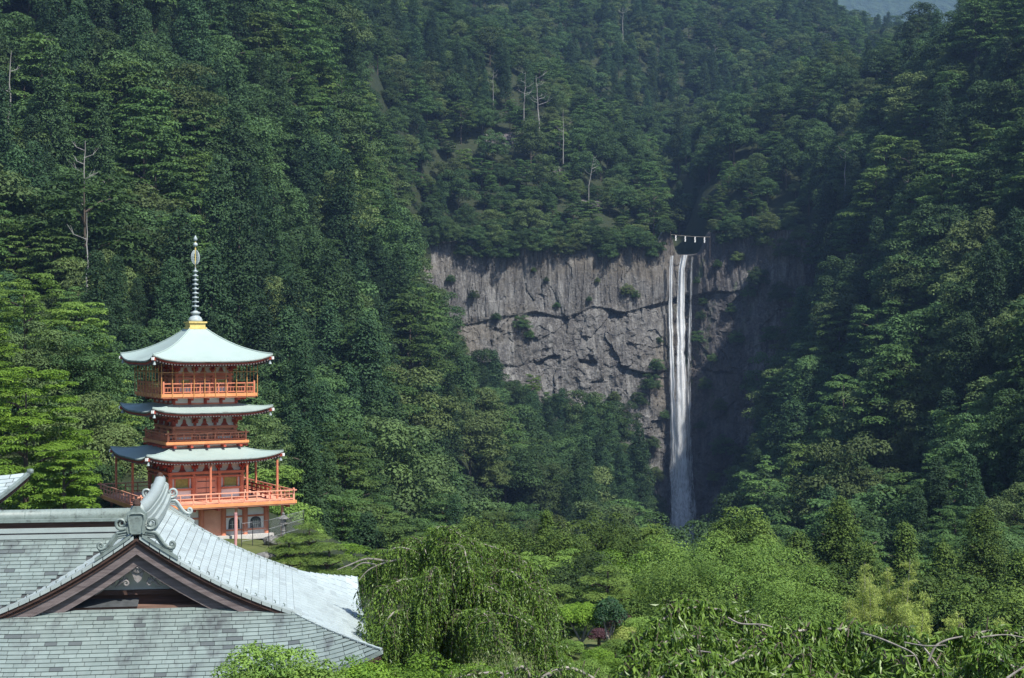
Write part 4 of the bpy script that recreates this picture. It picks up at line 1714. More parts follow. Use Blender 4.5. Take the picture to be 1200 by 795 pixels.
def build_small_roof():
    """neighbouring roof whose upswept verge enters the picture above the wing ridge"""
    tip = P(34, 556, 62)
    root = empty('shrine_roof', (tip.x, tip.y, 43.2), math.radians(4))
    tag(root, 'pale copper roof with upswept corner beside the bright leafy tree', 'roof')
    h = tip.z - 43.2
    def surf(s, t):      # s along to the left, t down the slope towards the viewer
        sweep_ = max(0.0, 1 + s / 2.2)
        return Vector((s - 0.62 * t + .1 * t * t, -1.2 * t, h + .05 - .72 * t + .13 * t * t - .16 * (1 - sweep_ ** 2 if s > -2.2 else 1)))
    deck = MB()
    deck.grid(lambda s, t: surf(s, t) - Vector((0, 0, .02)), np.linspace(-9, 0, 20).tolist(), np.linspace(0, 1.9, 10).tolist(), flip=True)
    deck.grid(lambda s, t: surf(s, t) - Vector((0, 0, .28)), np.linspace(-9, 0, 20).tolist(), np.linspace(0, 1.9, 10).tolist())
    rf = deck.build('roof', 'copper_joint', root)
    rt = np.random.RandomState(3)
    M = tile_rows(surf, rows_between(0, 1.9, .24), lambda t: (-9, 0.0), .55, rt)
    joined_tiles(M, 'shingles', rf)
    edge = [surf(0.02, t) + Vector((0.02, 0, .03)) for t in np.linspace(0, 1.9, 14)]
    sweep(edge, .16, .13).build('verge', 'copper_green', root)
    sweep([p - Vector((.10, 0, .16)) for p in edge], .16, .18).build('verge_board', 'wood_dark', root)
    MB().lathe([(0, -.1), (.12, -.08), (.14, 0), (.12, .08), (0, .1)], edge[0] + Vector((0.02, -.05, .05)), 10).build('end_knob', 'copper_green', root)
    # lower tier with its own corner ornament
    b = surf(-.35, 1.9)
    MB().prism([(b.x - .5, b.z - .52), (b.x + .16, b.z - .34), (b.x + .34, b.z - .10), (b.x + .1, b.z - .12), (b.x - .5, b.z - .10)], b.y - .2, b.y + .2).build('corner_ornament', 'copper_pale', root)
    MB().box((b.x - 4, b.y + .8, b.z - .62), (8.6, 1.6, .5)).build('eave_timber', 'wood_dark', root)
    MB().box((-5, 1.0, (b.z - .9) / 2), (7.0, 3.0, b.z - .9)).build('wall', 'wood_brown', root)


build_small_roof()


# ------------------------------------------------------------------ three-storeyed pagoda
PC = P(229, 397.5, 122.0)
PG = 44.7
PA = math.radians(28.7)
pag = empty('pagoda', (PC.x, PC.y, PG), PA)
tag(pag, 'vermilion three-storeyed pagoda with pale green copper roofs and tall finial', 'pagoda')


def zl(z):
    return z - PG


ROT4 = [Matrix.Rotation(k * PI / 2, 3, 'Z') for k in range(4)]


def pagoda_roof(z_eave, z_top, R, r0, thick, liftc):
    """square roof, concave, corners turned up"""
    def hgt(t, s):
        k = (R - t) / (R - r0)
        a = abs(s) / max(t, .01)
        return zl(z_eave) + (z_top - z_eave) * (0.50 * k + 0.50 * k ** 2.0) + liftc * a ** 4.5 * ((t - r0) / (R - r0)) ** 1.6
    m = MB()
    so = MB()
    ed = MB()
    ra = MB()
    N = 22
    ts = np.linspace(r0, R, 14)
    ss = np.linspace(-1, 1, N)
    for rm in ROT4:
        m.grid(lambda t, s: rm @ Vector((s * t, -t, hgt(t, s * t))), ts.tolist(), ss.tolist(), flip=False)
        # rounded thick eave edge: two copper layers
        for i in range(N - 1):
            for (o1, z1, o2, z2) in ((0.0, 0.0, .03, -.07), (.03, -.07, -.02, -.16)):
                q = []
                for s in (ss[i], ss[i + 1]):
                    q.append(rm @ Vector((s * (R + o1), -(R + o1), hgt(R, s * R) + z1)))
                    q.append(rm @ Vector((s * (R + o2), -(R + o2), hgt(R, s * R) + z2)))
                ed.add([q[0], q[1], q[3], q[2]], [(0, 1, 2, 3)])
            for (off, dz0, dz1) in ((.10, -.162, -.30),):
                q = []
                for s in (ss[i], ss[i + 1]):
                    q.append(rm @ Vector((s * (R - off), -(R - off), hgt(R, s * R) + dz0)))
                    q.append(rm @ Vector((s * (R - off), -(R - off), hgt(R, s * R) + dz1)))
                so.add([q[0], q[1], q[3], q[2]], [(0, 1, 2, 3)])
        # underside
        t2 = np.linspace(r0 * .9, R, 8)
        so.grid(lambda t, s: rm @ Vector((s * t, -t, hgt(R, s * R) - .165 - (0.0 if t > R - .12 else .14) + .12 * (R - t))), t2.tolist(), ss.tolist(), flip=True)
        n = int(R * 2 / 0.22)
        for i in range(n):
            s = -R + .15 + i * (2 * R - .3) / (n - 1)
            z = hgt(R, s) - .34
            ra.box(rm @ Vector((s, -(R - .75), z)), (.10 if abs(rm[0][0]) > .5 else 1.30, 1.30 if abs(rm[0][0]) > .5 else .10, .10))
    roof = m.build('roof', 'copper_roof', pag, smooth=True)
    ed.build('eave_edge', 'copper_green', roof)
    so.build('soffit', 'red_bracket', roof)
    rr = ra.build('rafters', 'wood_grey', roof)
    rr['kind'] = 'stuff'
    for sx in (1, -1):
        for sy in (1, -1):
            z = hgt(R, R) - .34
            MB().bar((sx * r0, sy * r0, z - .35), (sx * (R - .02), sy * (R - .02), z), .22, .22).build('hip_rafter', 'red_bracket', roof)
            MB().box((sx * (R - .02), sy * (R - .02), z + .02), (.20, .20, .22), Matrix.Rotation(PI / 4, 3, 'Z')).build('rafter_cap', 'paper_white', roof)
            MB().lathe([(.0, .0), (.05, -.02), (.08, -.12), (.12, -.30), (.0, -.30)], (sx * (R - .15), sy * (R - .15), z - .15), 10).build('wind_bell', 'finial_grey', roof)
    # hip lines
    for k, rm in enumerate(ROT4):
        pts = [rm @ Vector((-t, -t, hgt(t, t) + .01)) for t in np.linspace(r0, R, 12)]
        MB().tube(pts, .055, 6).build('hip_line', 'copper_roof', roof)
    return roof


pagoda_roof(58.33, 60.85, 4.72, 0.62, .2, .52)
pagoda_roof(54.42, 55.02, 4.74, 2.35, .2, .42)
pagoda_roof(50.85, 51.62, 5.36, 2.65, .2, .48)


def bracket_set(b, z0, z1, nb, parent):
    """bracket complexes with white plaster between, under a roof"""
    h = z1 - z0
    for rm in ROT4:
        m = MB()
        m.box((0, 0, 0), (2 * b - .1, .10, h))
        m.v = [tuple(rm @ Vector((x, y - b + .12, z + (z0 + z1) / 2))) for x, y, z in m.v]
        m.build('plaster_panel', 'plaster', parent)
        for i in range(nb + 1):
            s = -b + 2 * b * i / nb
            k = MB()
            for lv in range(3):
                f = lv / 3
                z = z0 + h * (.12 + f * .9)
                k.box((s, -b - .05 - .22 * lv, z), (.17, .3 + .34 * lv, h * .17))
                k.box((s, -b - .10 - .32 * lv, z + h * .15), (.46 + .2 * lv, .14, h * .13))
                for e in (-1, 0, 1):
                    k.box((s + e * (.19 + .07 * lv), -b - .10 - .32 * lv, z + h * .26), (.12, .15, h * .10), taper=1.25)
            k.v = [tuple(rm @ Vector(v)) for v in k.v]
            k.build('bracket', 'red_bracket', parent)
        for i in range(nb):
            s = -b + 2 * b * (i + .5) / nb
            k = MB()
            k.prism([(s - .30, z0 + .02), (s + .30, z0 + .02), (s + .14, z0 + h * .22), (s + .08, z0 + h * .48), (s - .08, z0 + h * .48), (s - .14, z0 + h * .22)], -b - .02, -b + .1)
            k.v = [tuple(rm @ Vector(v)) for v in k.v]
            k.build('frog_leg_strut', 'red_bracket', parent)


def side_box(rm, c, s, name, mat, parent):
    m = MB()
    m.box(c, s)
    m.v = [tuple(rm @ Vector(v)) for v in m.v]
    return m.build(name, mat, parent)


def storey(b, z0, z1, zbr, name='storey'):
    """square timber storey: columns, beams, double door, lattice windows, white panels; brackets from z1 to zbr"""
    z0, z1, zbr = zl(z0), zl(z1), zl(zbr)
    core = MB()
    core.box((0, 0, (z0 + zbr) / 2), (2 * b - .36, 2 * b - .36, zbr - z0))
    st = core.build('storey_wall', 'vermilion_pale', pag)
    h = z1 - z0
    xs = [-b, -b * .36, b * .36, b]
    for rm in ROT4:
        for x in xs[:3]:
            m = MB()
            m.tube([rm @ Vector((x, -b, z0)), rm @ Vector((x, -b, z1))], .165, 12)
            m.build('column', 'vermilion', st, smooth=False)
        for (zz, hh, dd) in ((z1 - .10, .20, .42), (z1 - .42, .13, .36), (z0 + .10, .18, .40)):
            side_box(rm, (0, -b, zz), (2 * b + .34, dd, hh), 'tie_beam', 'vermilion', st)
        top = z1 - .50
        # double door with iron straps
        dw = b * .72 - .36
        for sg in (-1, 1):
            dr = side_box(rm, (sg * dw / 4 + sg * .01, -b + .10, (z0 + .2 + top) / 2), (dw / 2 - .02, .10, top - z0 - .2), 'door', 'vermilion_pale', st)
        for f in (.25, .5, .82):
            side_box(rm, (0, -b + .035, z0 + .2 + (top - z0 - .2) * f), (dw * .82, .03, .05), 'door_strap', 'iron', st)
        for sg in (-1, 1):
            x = sg * b * .68
            w = b * .64 - .34
            midz = z0 + h * .42
            side_box(rm, (x, -b, midz), (w + .1, .30, .13), 'sill_rail', 'vermilion', st)
            side_box(rm, (x, -b + .12, (midz + top) / 2 + .03), (w, .05, top - midz - .06), 'plaster_panel', 'plaster', st)
            win = side_box(rm, (x, -b + .085, (midz + top) / 2 + .03), (w * .68, .06, top - midz - .16), 'window', 'lattice_green', st)
            for k in range(7):
                xx = x + w * .68 * ((k + .5) / 7 - .5)
            for s2 in (-1, 1):
                side_box(rm, (x + s2 * w * .37, -b + .05, (midz + top) / 2 + .03), (.07, .14, top - midz - .1), 'window_frame', 'vermilion', st)
            side_box(rm, (x, -b + .10, (midz + z0) / 2 + .04), (w, .06, midz - z0 - .3), 'plaster_panel', 'plaster', st)
    bracket_set(b, z1, zbr, 3, st)
    return st


storey(2.12, 55.70, 57.35, 58.25)
storey(2.42, 52.05, 53.25, 54.35)
storey(2.85, 47.45, 49.75, 50.85)


def balcony(R, z_floor, z_rail, slab, b_in, z_base, tall=False, mat='vermilion', posts=10):
    zf, zr, zb = zl(z_floor), zl(z_rail), zl(z_base)
    fl = MB()
    fl.box((0, 0, zf - slab / 2), (2 * R, 2 * R, slab))
    bal = fl.build('balcony', mat, pag)
    for rm in ROT4:
        side_box(rm, (0, -R - .005, zf - slab * .35), (2 * R + .16, .10, slab * .72), 'edge_beam', 'ochre_edge', bal)
        rin = R - .12
        for i in range(posts):
            x = -rin + 2 * rin * i / posts
            corner = i == 0
            side_box(rm, (x, -rin, (zf + zr) / 2 + (.06 if corner else -.03)), (.13 if corner else .075,) * 2 + ((zr - zf) + (.22 if corner else -.06),), 'post', mat, bal)
        hh = zr - zf
        for f, t in ((1.0, .085), (.62, .055), (.16, .075)):
            side_box(rm, (0, -rin, zf + hh * f), (2 * rin + (.5 if f == 1.0 and not tall else .06), t, t), 'rail', mat, bal)
        if R < 6:
            n2 = int(2 * rin / .22)
            bl = MB()
            for i in range(n2):
                x = -rin + 2 * rin * (i + .5) / n2
                bl.box((x, -rin, zf + hh * .39), (.035, .03, hh * .44))
            bl.v = [tuple(rm @ Vector(v)) for v in bl.v]
            bl.build('balusters', mat, bal)['kind'] = 'stuff'
        # bracketed base with white panels
        if b_in:
            side_box(rm, (0, -b_in + .05, (zf - slab + zb) / 2), (2 * b_in - .2, .1, zf - slab - zb), 'plaster_panel', 'plaster', bal)
            side_box(rm, (0, -b_in, zb + .05), (2 * b_in + .1, .2, .14), 'base_beam', 'vermilion', bal)
            for i in range(5):
                x = -b_in + 2 * b_in * i / 4
                side_box(rm, (x, -(b_in + .35), zf - slab - .12), (.20, .9, .16), 'bracket_arm', 'red_bracket', bal)
                side_box(rm, (x, -b_in, (zf - slab + zb) / 2), (.24, .22, zf - slab - zb), 'strut', 'red_bracket', bal)
    return bal


b3 = balcony(3.72, 55.80, 56.58, .34, 2.5, 54.92, tall=True)
b2 = balcony(3.22, 52.10, 52.72, .28, 2.62, 51.52)
b1 = balcony(6.10, 47.50, 48.28, .32, None, 47.0, mat='vermilion_pale', posts=12)
# gilt corner posts of the middle balcony, safety cage of thin posts on the top balcony
for sx in (1, -1):
    for sy in (1, -1):
        MB().lathe([(.05, 0), (.05, .55), (.09, .62), (.06, .70), (.085, .78), (0, .92)], (sx * 3.1, sy * 3.1, zl(52.1)), 8).build('gilt_post', 'gold', b2)
cage = 3.80
for rm in ROT4:
    for i in range(9):
        x = -cage + 2 * cage * i / 9
        m = MB()
        m.tube([rm @ Vector((x, -cage, zl(55.5))), rm @ Vector((x, -cage, zl(58.28)))], .035, 6)
        m.build('cage_post', 'brass_post', b3)
    side_box(rm, (0, -cage, zl(57.45)), (2 * cage, .045, .05), 'cage_rail', 'brass_post', b3)
    for i in range(9):
        x = -cage + 2 * cage * (i + .5) / 9
# slender posts between the wide balcony and the lowest eaves
for (x, y) in ((5.0, -5.0), (-5.0, 5.0), (5.0, 5.0), (2.55, -5.0), (-.35, -5.0), (-5.0, 0.0), (5.0, 0.0), (0, 5.0)):
    MB().tube([(x, y, zl(47.5)), (x, y, zl(50.62))], .095, 8).build('eave_post', 'vermilion', pag)
# inner stair rail seen behind the front railing
sr = MB()
for i in range(9):
    y = -4.6 + i * 1.05
    sr.box((4.55, y, zl(48.0)), (.12, .12, 1.0))
for zz in (48.45, 48.15, 47.85):
    sr.box((4.55, -.4, zl(zz)), (.09, 8.6, .09))
sr.build('stair_railing', 'red_bracket', pag)


def ground_storey():
    b = 4.35
    z0, z1 = 0.02, zl(47.18)
    core = MB()
    core.box((0, 0, (z0 + z1) / 2), (2 * b - .3, 2 * b - .3, z1 - z0))
    g = core.build('ground_storey', 'vermilion', pag)
    MB().box((0, 0, .0), (2 * b + .9, 2 * b + .9, .35)).build('plinth', 'concrete', g)
    xs = [-b, -b * .55, 0.12, b * .58, b]
    for rm in ROT4:
        for x in (-b, -b * .6, -b * .2, b * .2, b * .6):
            m = MB()
            m.tube([rm @ Vector((x, -b, z0)), rm @ Vector((x, -b, z1))], .21, 12)
            m.build('column', 'vermilion', g)
        side_box(rm, (0, -b + .02, z1 - .12), (2 * b + .3, .36, .22), 'tie_beam', 'vermilion', g)
        for c in (-.8, -.4, .4, .8):
            x = c * b
            w = b * .4 - .42
            side_box(rm, (x, -b + .10, z1 - .55), (w, .08, .55), 'plaster_panel', 'plaster', g)
            side_box(rm, (x, -b + .06, z1 - .90), (w + .1, .22, .12), 'rail', 'vermilion', g)
            side_box(rm, (x, -b + .10, z1 - 1.42), (w, .08, .92), 'plaster_panel', 'plaster', g)
            side_box(rm, (x, -b + .06, z1 - 1.94), (w + .1, .22, .12), 'rail', 'vermilion', g)
            side_box(rm, (x, -b + .08, .35), (w + .1, .16, .50), 'skirt_panel', 'concrete', g)
            # bell-shaped window
            out = []
            for i in range(13):
                a = PI * i / 12
                out.append((x + .42 * math.cos(a) * (1 + .0 * i), z1 - 1.32 + .34 * math.sin(a) ** .8))
            out = [(x + .46, z1 - 1.84)] + out + [(x - .46, z1 - 1.84)]
            for s, yy, mat, nm in ((1.0, .03, 'iron', 'window_frame'), (.82, .01, 'window_dark', 'window')):
                m = MB()
                zc = z1 - 1.55
                o2 = [(x + (px - x) * s, zc + (pz - zc) * s) for px, pz in out]
                o2 = o2[::-1]
                m.prism(o2[::-1], -b + yy, -b + yy + .06)
                m.v = [tuple(rm @ Vector(v)) for v in m.v]
                m.build(nm, mat, g)
            for dx in (-.16, 0, .16):
                side_box(rm, (x + dx, -b + .0, z1 - 1.55), (.028, .025, .62), 'mullion', 'plaster_aged', g)
            side_box(rm, (x, -b + .0, z1 - 1.5), (.70, .02, .028), 'mullion', 'plaster_aged', g)
        side_box(rm, (0, -b + .05, (z1 + z0) / 2 - .1), (b * .4 - .42, .14, z1 - z0 - .4), 'door', 'vermilion_pale', g)
    for (x, y) in ((5.3, -5.3), (-5.3, -5.3), (5.3, 5.3), (-5.3, 5.3), (5.3, -1), (1.5, -5.5)):
        MB().box((x, y, (z1 + z0) / 2), (.17, .17, z1 - z0)).build('balcony_post', 'vermilion_pale', g)
    for i in range(7):
        t = -5.6 + i * 11.2 / 6
        MB().box((t, 0, z1 - .10), (.18, 11.9, .22)).build('joist', 'red_bracket', g)


ground_storey()


def finial():
    z = zl(60.75)
    f = MB()
    f.box((0, 0, z + .10), (1.44, 1.44, .14)).box((0, 0, z + .33), (1.24, 1.24, .36)).box((0, 0, z + .57), (1.46, 1.46, .12))
    fn = f.build('finial', 'gold', pag)
    MB().lathe([(.55, 0), (.56, .12), (.48, .30), (.30, .46), (.20, .50), (.34, .60), (.42, .72), (.20, .80), (.14, .86)], (0, 0, z + .63), 20).build('bowl_and_petals', 'finial_grey', fn, smooth=True)
    MB().tube([(0, 0, z + .7), (0, 0, z + 5.2)], .06, 8).build('shaft', 'finial_grey', fn)
    for i in range(9):
        zz = z + 1.85 + i * .345
        r_ = .27 - .009 * i
        m = MB()
        m.lathe([(r_ - .05, -.05), (r_, -.055), (r_ + .02, .0), (r_, .045), (r_ - .05, .04)], (0, 0, zz), 18)
        for k in range(4):
            a = k * PI / 2
            m.bar((0, 0, zz), (r_ * math.cos(a), r_ * math.sin(a), zz), .05, .05)
        m.lathe([(.10, -.11), (.12, 0), (.10, .11)], (0, 0, zz), 10)
        m.build('ring', 'finial_grey', fn)
    MB().tube([(0, 0, z + 4.9), (0, 0, z + 6.95)], .06, 8).build('upper_shaft', 'gold', fn)
    for k in range(4):
        a = k * PI / 2 + .4
        w = MB()
        for j in range(3):
            rr = .42 - .11 * j
            pts = [(rr * math.sin(t) * math.cos(a), rr * math.sin(t) * math.sin(a), z + 5.72 + .56 * (1 - .15 * j) * -math.cos(t)) for t in np.linspace(.15, PI - .1, 12)]
            w.tube(pts, .028, 5)
        for t in np.linspace(.5, 2.6, 6):
            w.bar((.06 * math.cos(a), .06 * math.sin(a), z + 5.72 - .5 * math.cos(t)), (.42 * math.sin(t) * math.cos(a), .42 * math.sin(t) * math.sin(a), z + 5.78 - .56 * math.cos(t)), .022)
        w.build('water_flame', 'finial_grey', fn)
    MB().lathe([(.05, 0), (.17, .08), (.19, .18), (.12, .30), (.05, .34)], (0, 0, z + 6.55), 14).build('dragon_wheel', 'finial_grey', fn, smooth=True)
    MB().lathe([(.05, 0), (.15, .08), (.17, .18), (.09, .32), (.0, .48)], (0, 0, z + 7.0), 14).build('sacred_jewel', 'finial_grey', fn, smooth=True)


finial()


# ------------------------------------------------------------------ things beside the pagoda
def stone_lantern(p, h):
    root = empty('stone_lantern', p)
    tag(root, 'weathered grey stone lantern on the lawn beside the pagoda', 'lantern')
    k = h / 2.2
    MB().lathe([(.42 * k, 0), (.42 * k, .14 * k), (.30 * k, .22 * k), (.26 * k, .28 * k)], (0, 0, 0), 6).build('base', 'stone', root)
    MB().lathe([(.16 * k, .26 * k), (.15 * k, .6 * k), (.19 * k, .68 * k), (.15 * k, .76 * k), (.16 * k, 1.1 * k)], (0, 0, 0), 12).build('shaft', 'stone', root)
    MB().lathe([(.20 * k, 1.1 * k), (.36 * k, 1.22 * k), (.38 * k, 1.30 * k), (.24 * k, 1.32 * k)], (0, 0, 0), 6).build('platform', 'stone', root)
    MB().lathe([(.23 * k, 1.32 * k), (.24 * k, 1.62 * k)], (0, 0, 0), 6).build('light_box', 'stone', root)
    MB().lathe([(.44 * k, 1.60 * k), (.48 * k, 1.68 * k), (.30 * k, 1.80 * k), (.14 * k, 1.94 * k)], (0, 0, 0), 6).build('roof', 'stone', root)
    MB().lathe([(.08 * k, 1.92 * k), (.13 * k, 2.02 * k), (.10 * k, 2.10 * k), (0, 2.2 * k)], (0, 0, 0), 10).build('jewel', 'stone', root)


def gz1(x, y):
    return float(ground_z(np.array([x]), np.array([y]))[0])


lp = P(332, 632, 116)
stone_lantern((lp.x, lp.y, lp.z), 2.05)


def rock_thing(px, py, Y, r_, label):
    c = P(px, py, Y)
    n, m_ = 14, 10
    R0 = np.random.RandomState(int(px))
    ph = R0.rand(6) * 6
    mb = MB()
    def fn(u, v):
        k = 1 + .18 * math.sin(3 * u + ph[0]) * math.sin(v * 2 + ph[1]) + .10 * math.sin(5 * u + ph[2]) * math.cos(v * 3)
        return (r_ * k * math.cos(u) * math.sin(v) * 1.3, r_ * k * math.sin(u) * math.sin(v), r_ * .75 * k * math.cos(v))
    mb.grid(fn, np.linspace(0, 2 * PI, n).tolist(), np.linspace(0.02, PI - .02, m_).tolist())
    o = mb.build('garden_rock', 'stone', None)
    o.location = c
    tag(o, label, 'rock')


rock_thing(318, 634, 115, .5, 'rounded dark boulder next to the stone lantern')
rock_thing(311, 655, 108, .6, 'grey boulder below the pagoda lawn against the pine')


def wire_fence():
    pts = [P(283, 636, 114), P(296, 634, 114.5), P(315, 632, 113.5), P(335, 626, 116), P(356, 620, 119)]
    root = empty('wire_fence', pts[0])
    tag(root, 'thin grey wire mesh fence on posts around the pagoda lawn', 'fence')
    o = Vector(root.location)
    for p in pts:
        MB().tube([p - o - Vector((0, 0, .6)), p - o + Vector((0, 0, 1.45))], .03, 6).build('post', 'iron', root)
    for a, b in zip(pts[:-1], pts[1:]):
        w = MB()
        for k in (1.40, .75, .1):
            w.tube([a - o + Vector((0, 0, k)), b - o + Vector((0, 0, k))], .014, 4)
        n = int((b - a).length / .16)
        for i in range(n):
            p = a.lerp(b, i / n) - o
            q = a.lerp(b, (i + 4) / n) - o
            if i + 4 <= n:
                w.tube([p + Vector((0, 0, .1)), q + Vector((0, 0, 1.4))], .005, 3)
                w.tube([p + Vector((0, 0, 1.4)), q + Vector((0, 0, .1))], .005, 3)
        w.build('wire_mesh', 'steel_grey', root)


wire_fence()
pp = P(276, 640, 112.5)
tag(MB().tube([(0, 0, -1), (0, 0, 2.3)], .11, 10).tube([(0, 0, 2.3), (0, 0, 2.42)], .125, 10).build('lamp_post', 'pink_post', None, loc=pp), 'faded pink round post standing before the arched pagoda window', 'post')
lw = MB()
lw.grid(lambda x, y: (x, y, gz1(x, y) + .05), np.linspace(-27, -15, 20).tolist(), np.linspace(104, 119, 20).tolist(), flip=False)
tag(lw.build('lawn', 'garden_ground'), kind='structure')


# ------------------------------------------------------------------ shrubs on the rock face, dead trees
def shrub_on_rock(x, z, s, label, group, dy=0.6):
    y = float(cliff_pos(np.array([x]), np.array([z]))[0])
    root = empty('shrub', (x, y - dy, z - 8.0 * s), RS.rand() * 6)
    root.scale = (s, s, s)
    tag(root, label, 'shrub', group)
    p = PROTO[4 + RS.randint(0, 4)]
    link('crown', p['crown'], root)
    link('stem', p['trunk'], root)


def rim_shrubs():
    x = CLIFF_X0 + 1
    r_ = np.random.RandomState(8)
    while x < CLIFF_X1 - 1:
        if not 69.5 < x < 86.5:
            s = 0.38 + 0.50 * r_.rand()
            zt = float(cliff_top(np.array([x]))[0])
            shrub_on_rock(x, zt + 2.0 - 6.5 * r_.rand() ** 2.2, s, 'dense green shrub overhanging the top edge of the rock face', 'shrubs along the rim of the rock face', dy=0.2)
        x += 1.3 + 1.9 * r_.rand()


rim_shrubs()
LEDGE = [(582, 372, .34), (612, 384, .5), (620, 392, .4), (652, 358, .25), (736, 343, .45), (746, 348, .3), (690, 352, .2), (588, 300, .25), (625, 318, .2),
         (556, 350, .3), (770, 430, .5), (762, 455, .6), (748, 470, .55), (700, 330, .2), (640, 330, .18), (720, 466, .4), (530, 330, .3)]
for px, py, s_ in LEDGE:
    p_ = P(px, py, 655)
    shrub_on_rock(p_.x, p_.z, s_, 'small green shrub rooted on a ledge of the pale rock face', 'shrubs on the pale rock ledges')
WETL = [(822, 330, .25), (830, 352, .4), (826, 372, .35), (822, 400, .45), (838, 420, .4), (830, 455, .5), (846, 480, .5), (825, 500, .4), (868, 300, .5), (890, 330, .7), (880, 345, .5),
        (905, 395, .7), (865, 400, .5), (880, 450, .6), (900, 470, .8), (850, 530, .8), (870, 560, .9), (838, 560, .5), (905, 520, .9), (850, 600, .9), (880, 610, 1.0), (770, 560, .6), (765, 520, .6), (760, 600, .8), (775, 610, .5),
        (900, 560, 1.0), (780, 490, .35), (775, 400, .25), (920, 440, .9), (915, 350, .8), (925, 300, .8), (845, 310, .3), (860, 365, .35)]
for px, py, s_ in WETL:
    p_ = P(px, py, 652)
    shrub_on_rock(p_.x, p_.z, s_, 'green shrub clinging to the dark wet rock beside the falls', 'shrubs on the wet rock by the falls', dy=.9)


def dead_tree(px, py_top, py_base, label, lean=0.0, arms=5, Y=None):
    if Y is None:
        c = ray_ground(px, py_base, 15.0)
        Y = c.y - 8
    top = P(px + lean, py_top, Y)
    base = P(px, py_base, Y)
    root = empty('dead_tree', (base.x, base.y, base.z - 4))
    tag(root, label, 'tree', 'bleached dead trees in the forest')
    o = Vector(root.location)
    H = (top - base).length
    r_ = np.random.RandomState(int(px * 3 + py_top))
    m = MB()
    pts = []
    for i in range(8):
        t = i / 7
        p = base.lerp(top, t) - o
        pts.append(p + Vector(((r_.rand() - .5) * .5, 0, 0)) * (0 if i == 0 else 1))
    rad = max(.14, H * .012)
    m.tube([pts[0] - Vector((0, 0, 8))] + pts, [rad * 1.1] + [rad * (1 - .75 * i / 7) for i in range(8)], 7)
    m.build('trunk', 'dead_wood', root)
    for k in range(arms):
        t = .35 + .6 * r_.rand()
        p = base.lerp(top, t) - o
        sg = 1 if r_.rand() < .5 else -1
        L = H * (.12 + .20 * r_.rand()) * (1.2 - .5 * t)
        b = MB()
        q = p + Vector((sg * L * .6, (r_.rand() - .5) * L, L * .25))
        e = p + Vector((sg * L, (r_.rand() - .5) * L, L * (.5 + .4 * r_.rand())))
        b.tube([p, q, e], [rad * .42, rad * .3, rad * .12], 5)
        b.tube([q, q + Vector((sg * L * .2, .2, L * .5))], [rad * .25, rad * .1], 5)
        b.build('branch', 'dead_wood', root)


DEAD = [(97, 165, 250, 'tall bleached dead trunk with short branches on the cedar slope', 2, 6), (102, 250, 335, 'straight pale snag without branches rising below a taller dead trunk', 1, 1),
        (57, 45, 95, 'forked white dead tree beside the steep upper slope', 4, 4), (632, 88, 145, 'white dead tree with two raised forks above the cliff outcrop', -4, 8), (614, 84, 130, 'slender white dead tree standing next to a forked one above the cliff', 2, 6),
        (660, 128, 172, 'thin bare white trunk above the cliff rim', 0, 3), (578, 82, 108, 'small bare dead treetop with crooked arms above the cliff', 0, 6), (690, 182, 218, 'twisted pale dead tree leaning near the cliff rim', 6, 7),
        (128, 205, 240, 'short grey dead trunk between dense cedars', 0, 2), (10, 60, 150, 'grey dead trunk beside the pale rock strip', 3, 3),
        (1062, 205, 235, 'bare pale dead tree on the slope past the waterfall', 2, 4), (990, 170, 220, 'thin dead trunk with stubs on the shaded slope', 1, 4), (1180, 50, 75, 'small bare dead top by the upper ridge', 0, 5), (838, 52, 68, 'distant pale dead tree in the haze above the gorge', 0, 3), (730, 8, 38, 'distant bare dead tree near the ridge', 0, 5)]
for a in DEAD:
    dead_tree(a[0], a[1], a[2], a[3], a[4], a[5])


# ------------------------------------------------------------------ garden and trees round the temple
def crown_thing(name, label, cat, px, py_top, Y, clumps, H, mat, n, L, W, up=.5, tr=None, bark='bark', group=None, rs_=None, base=None, **kw):
    """a tree whose top shows at (px, py_top), H metres tall"""
    top = P(px, py_top, Y)
    root = empty(name, (top.x, Y, top.z - H))
    tag(root, label, cat, group)
    v, f, t = clump_leaves(clumps, n, L, W, up, rs=rs_ or RS, **kw)
    link('crown', np_mesh(name + '_crown', v, f, mat, tint=t), root)
    if tr is None:
        tr = trunk_mb(H * .85, .16 + H * .012, RS, limbs=5, spread=H * .25)
    tr.tube([(0, 0, -6), (0, 0, .2)], [.3 + H * .01, .25], 6)
    tr.build('trunk', bark, root)
    return root


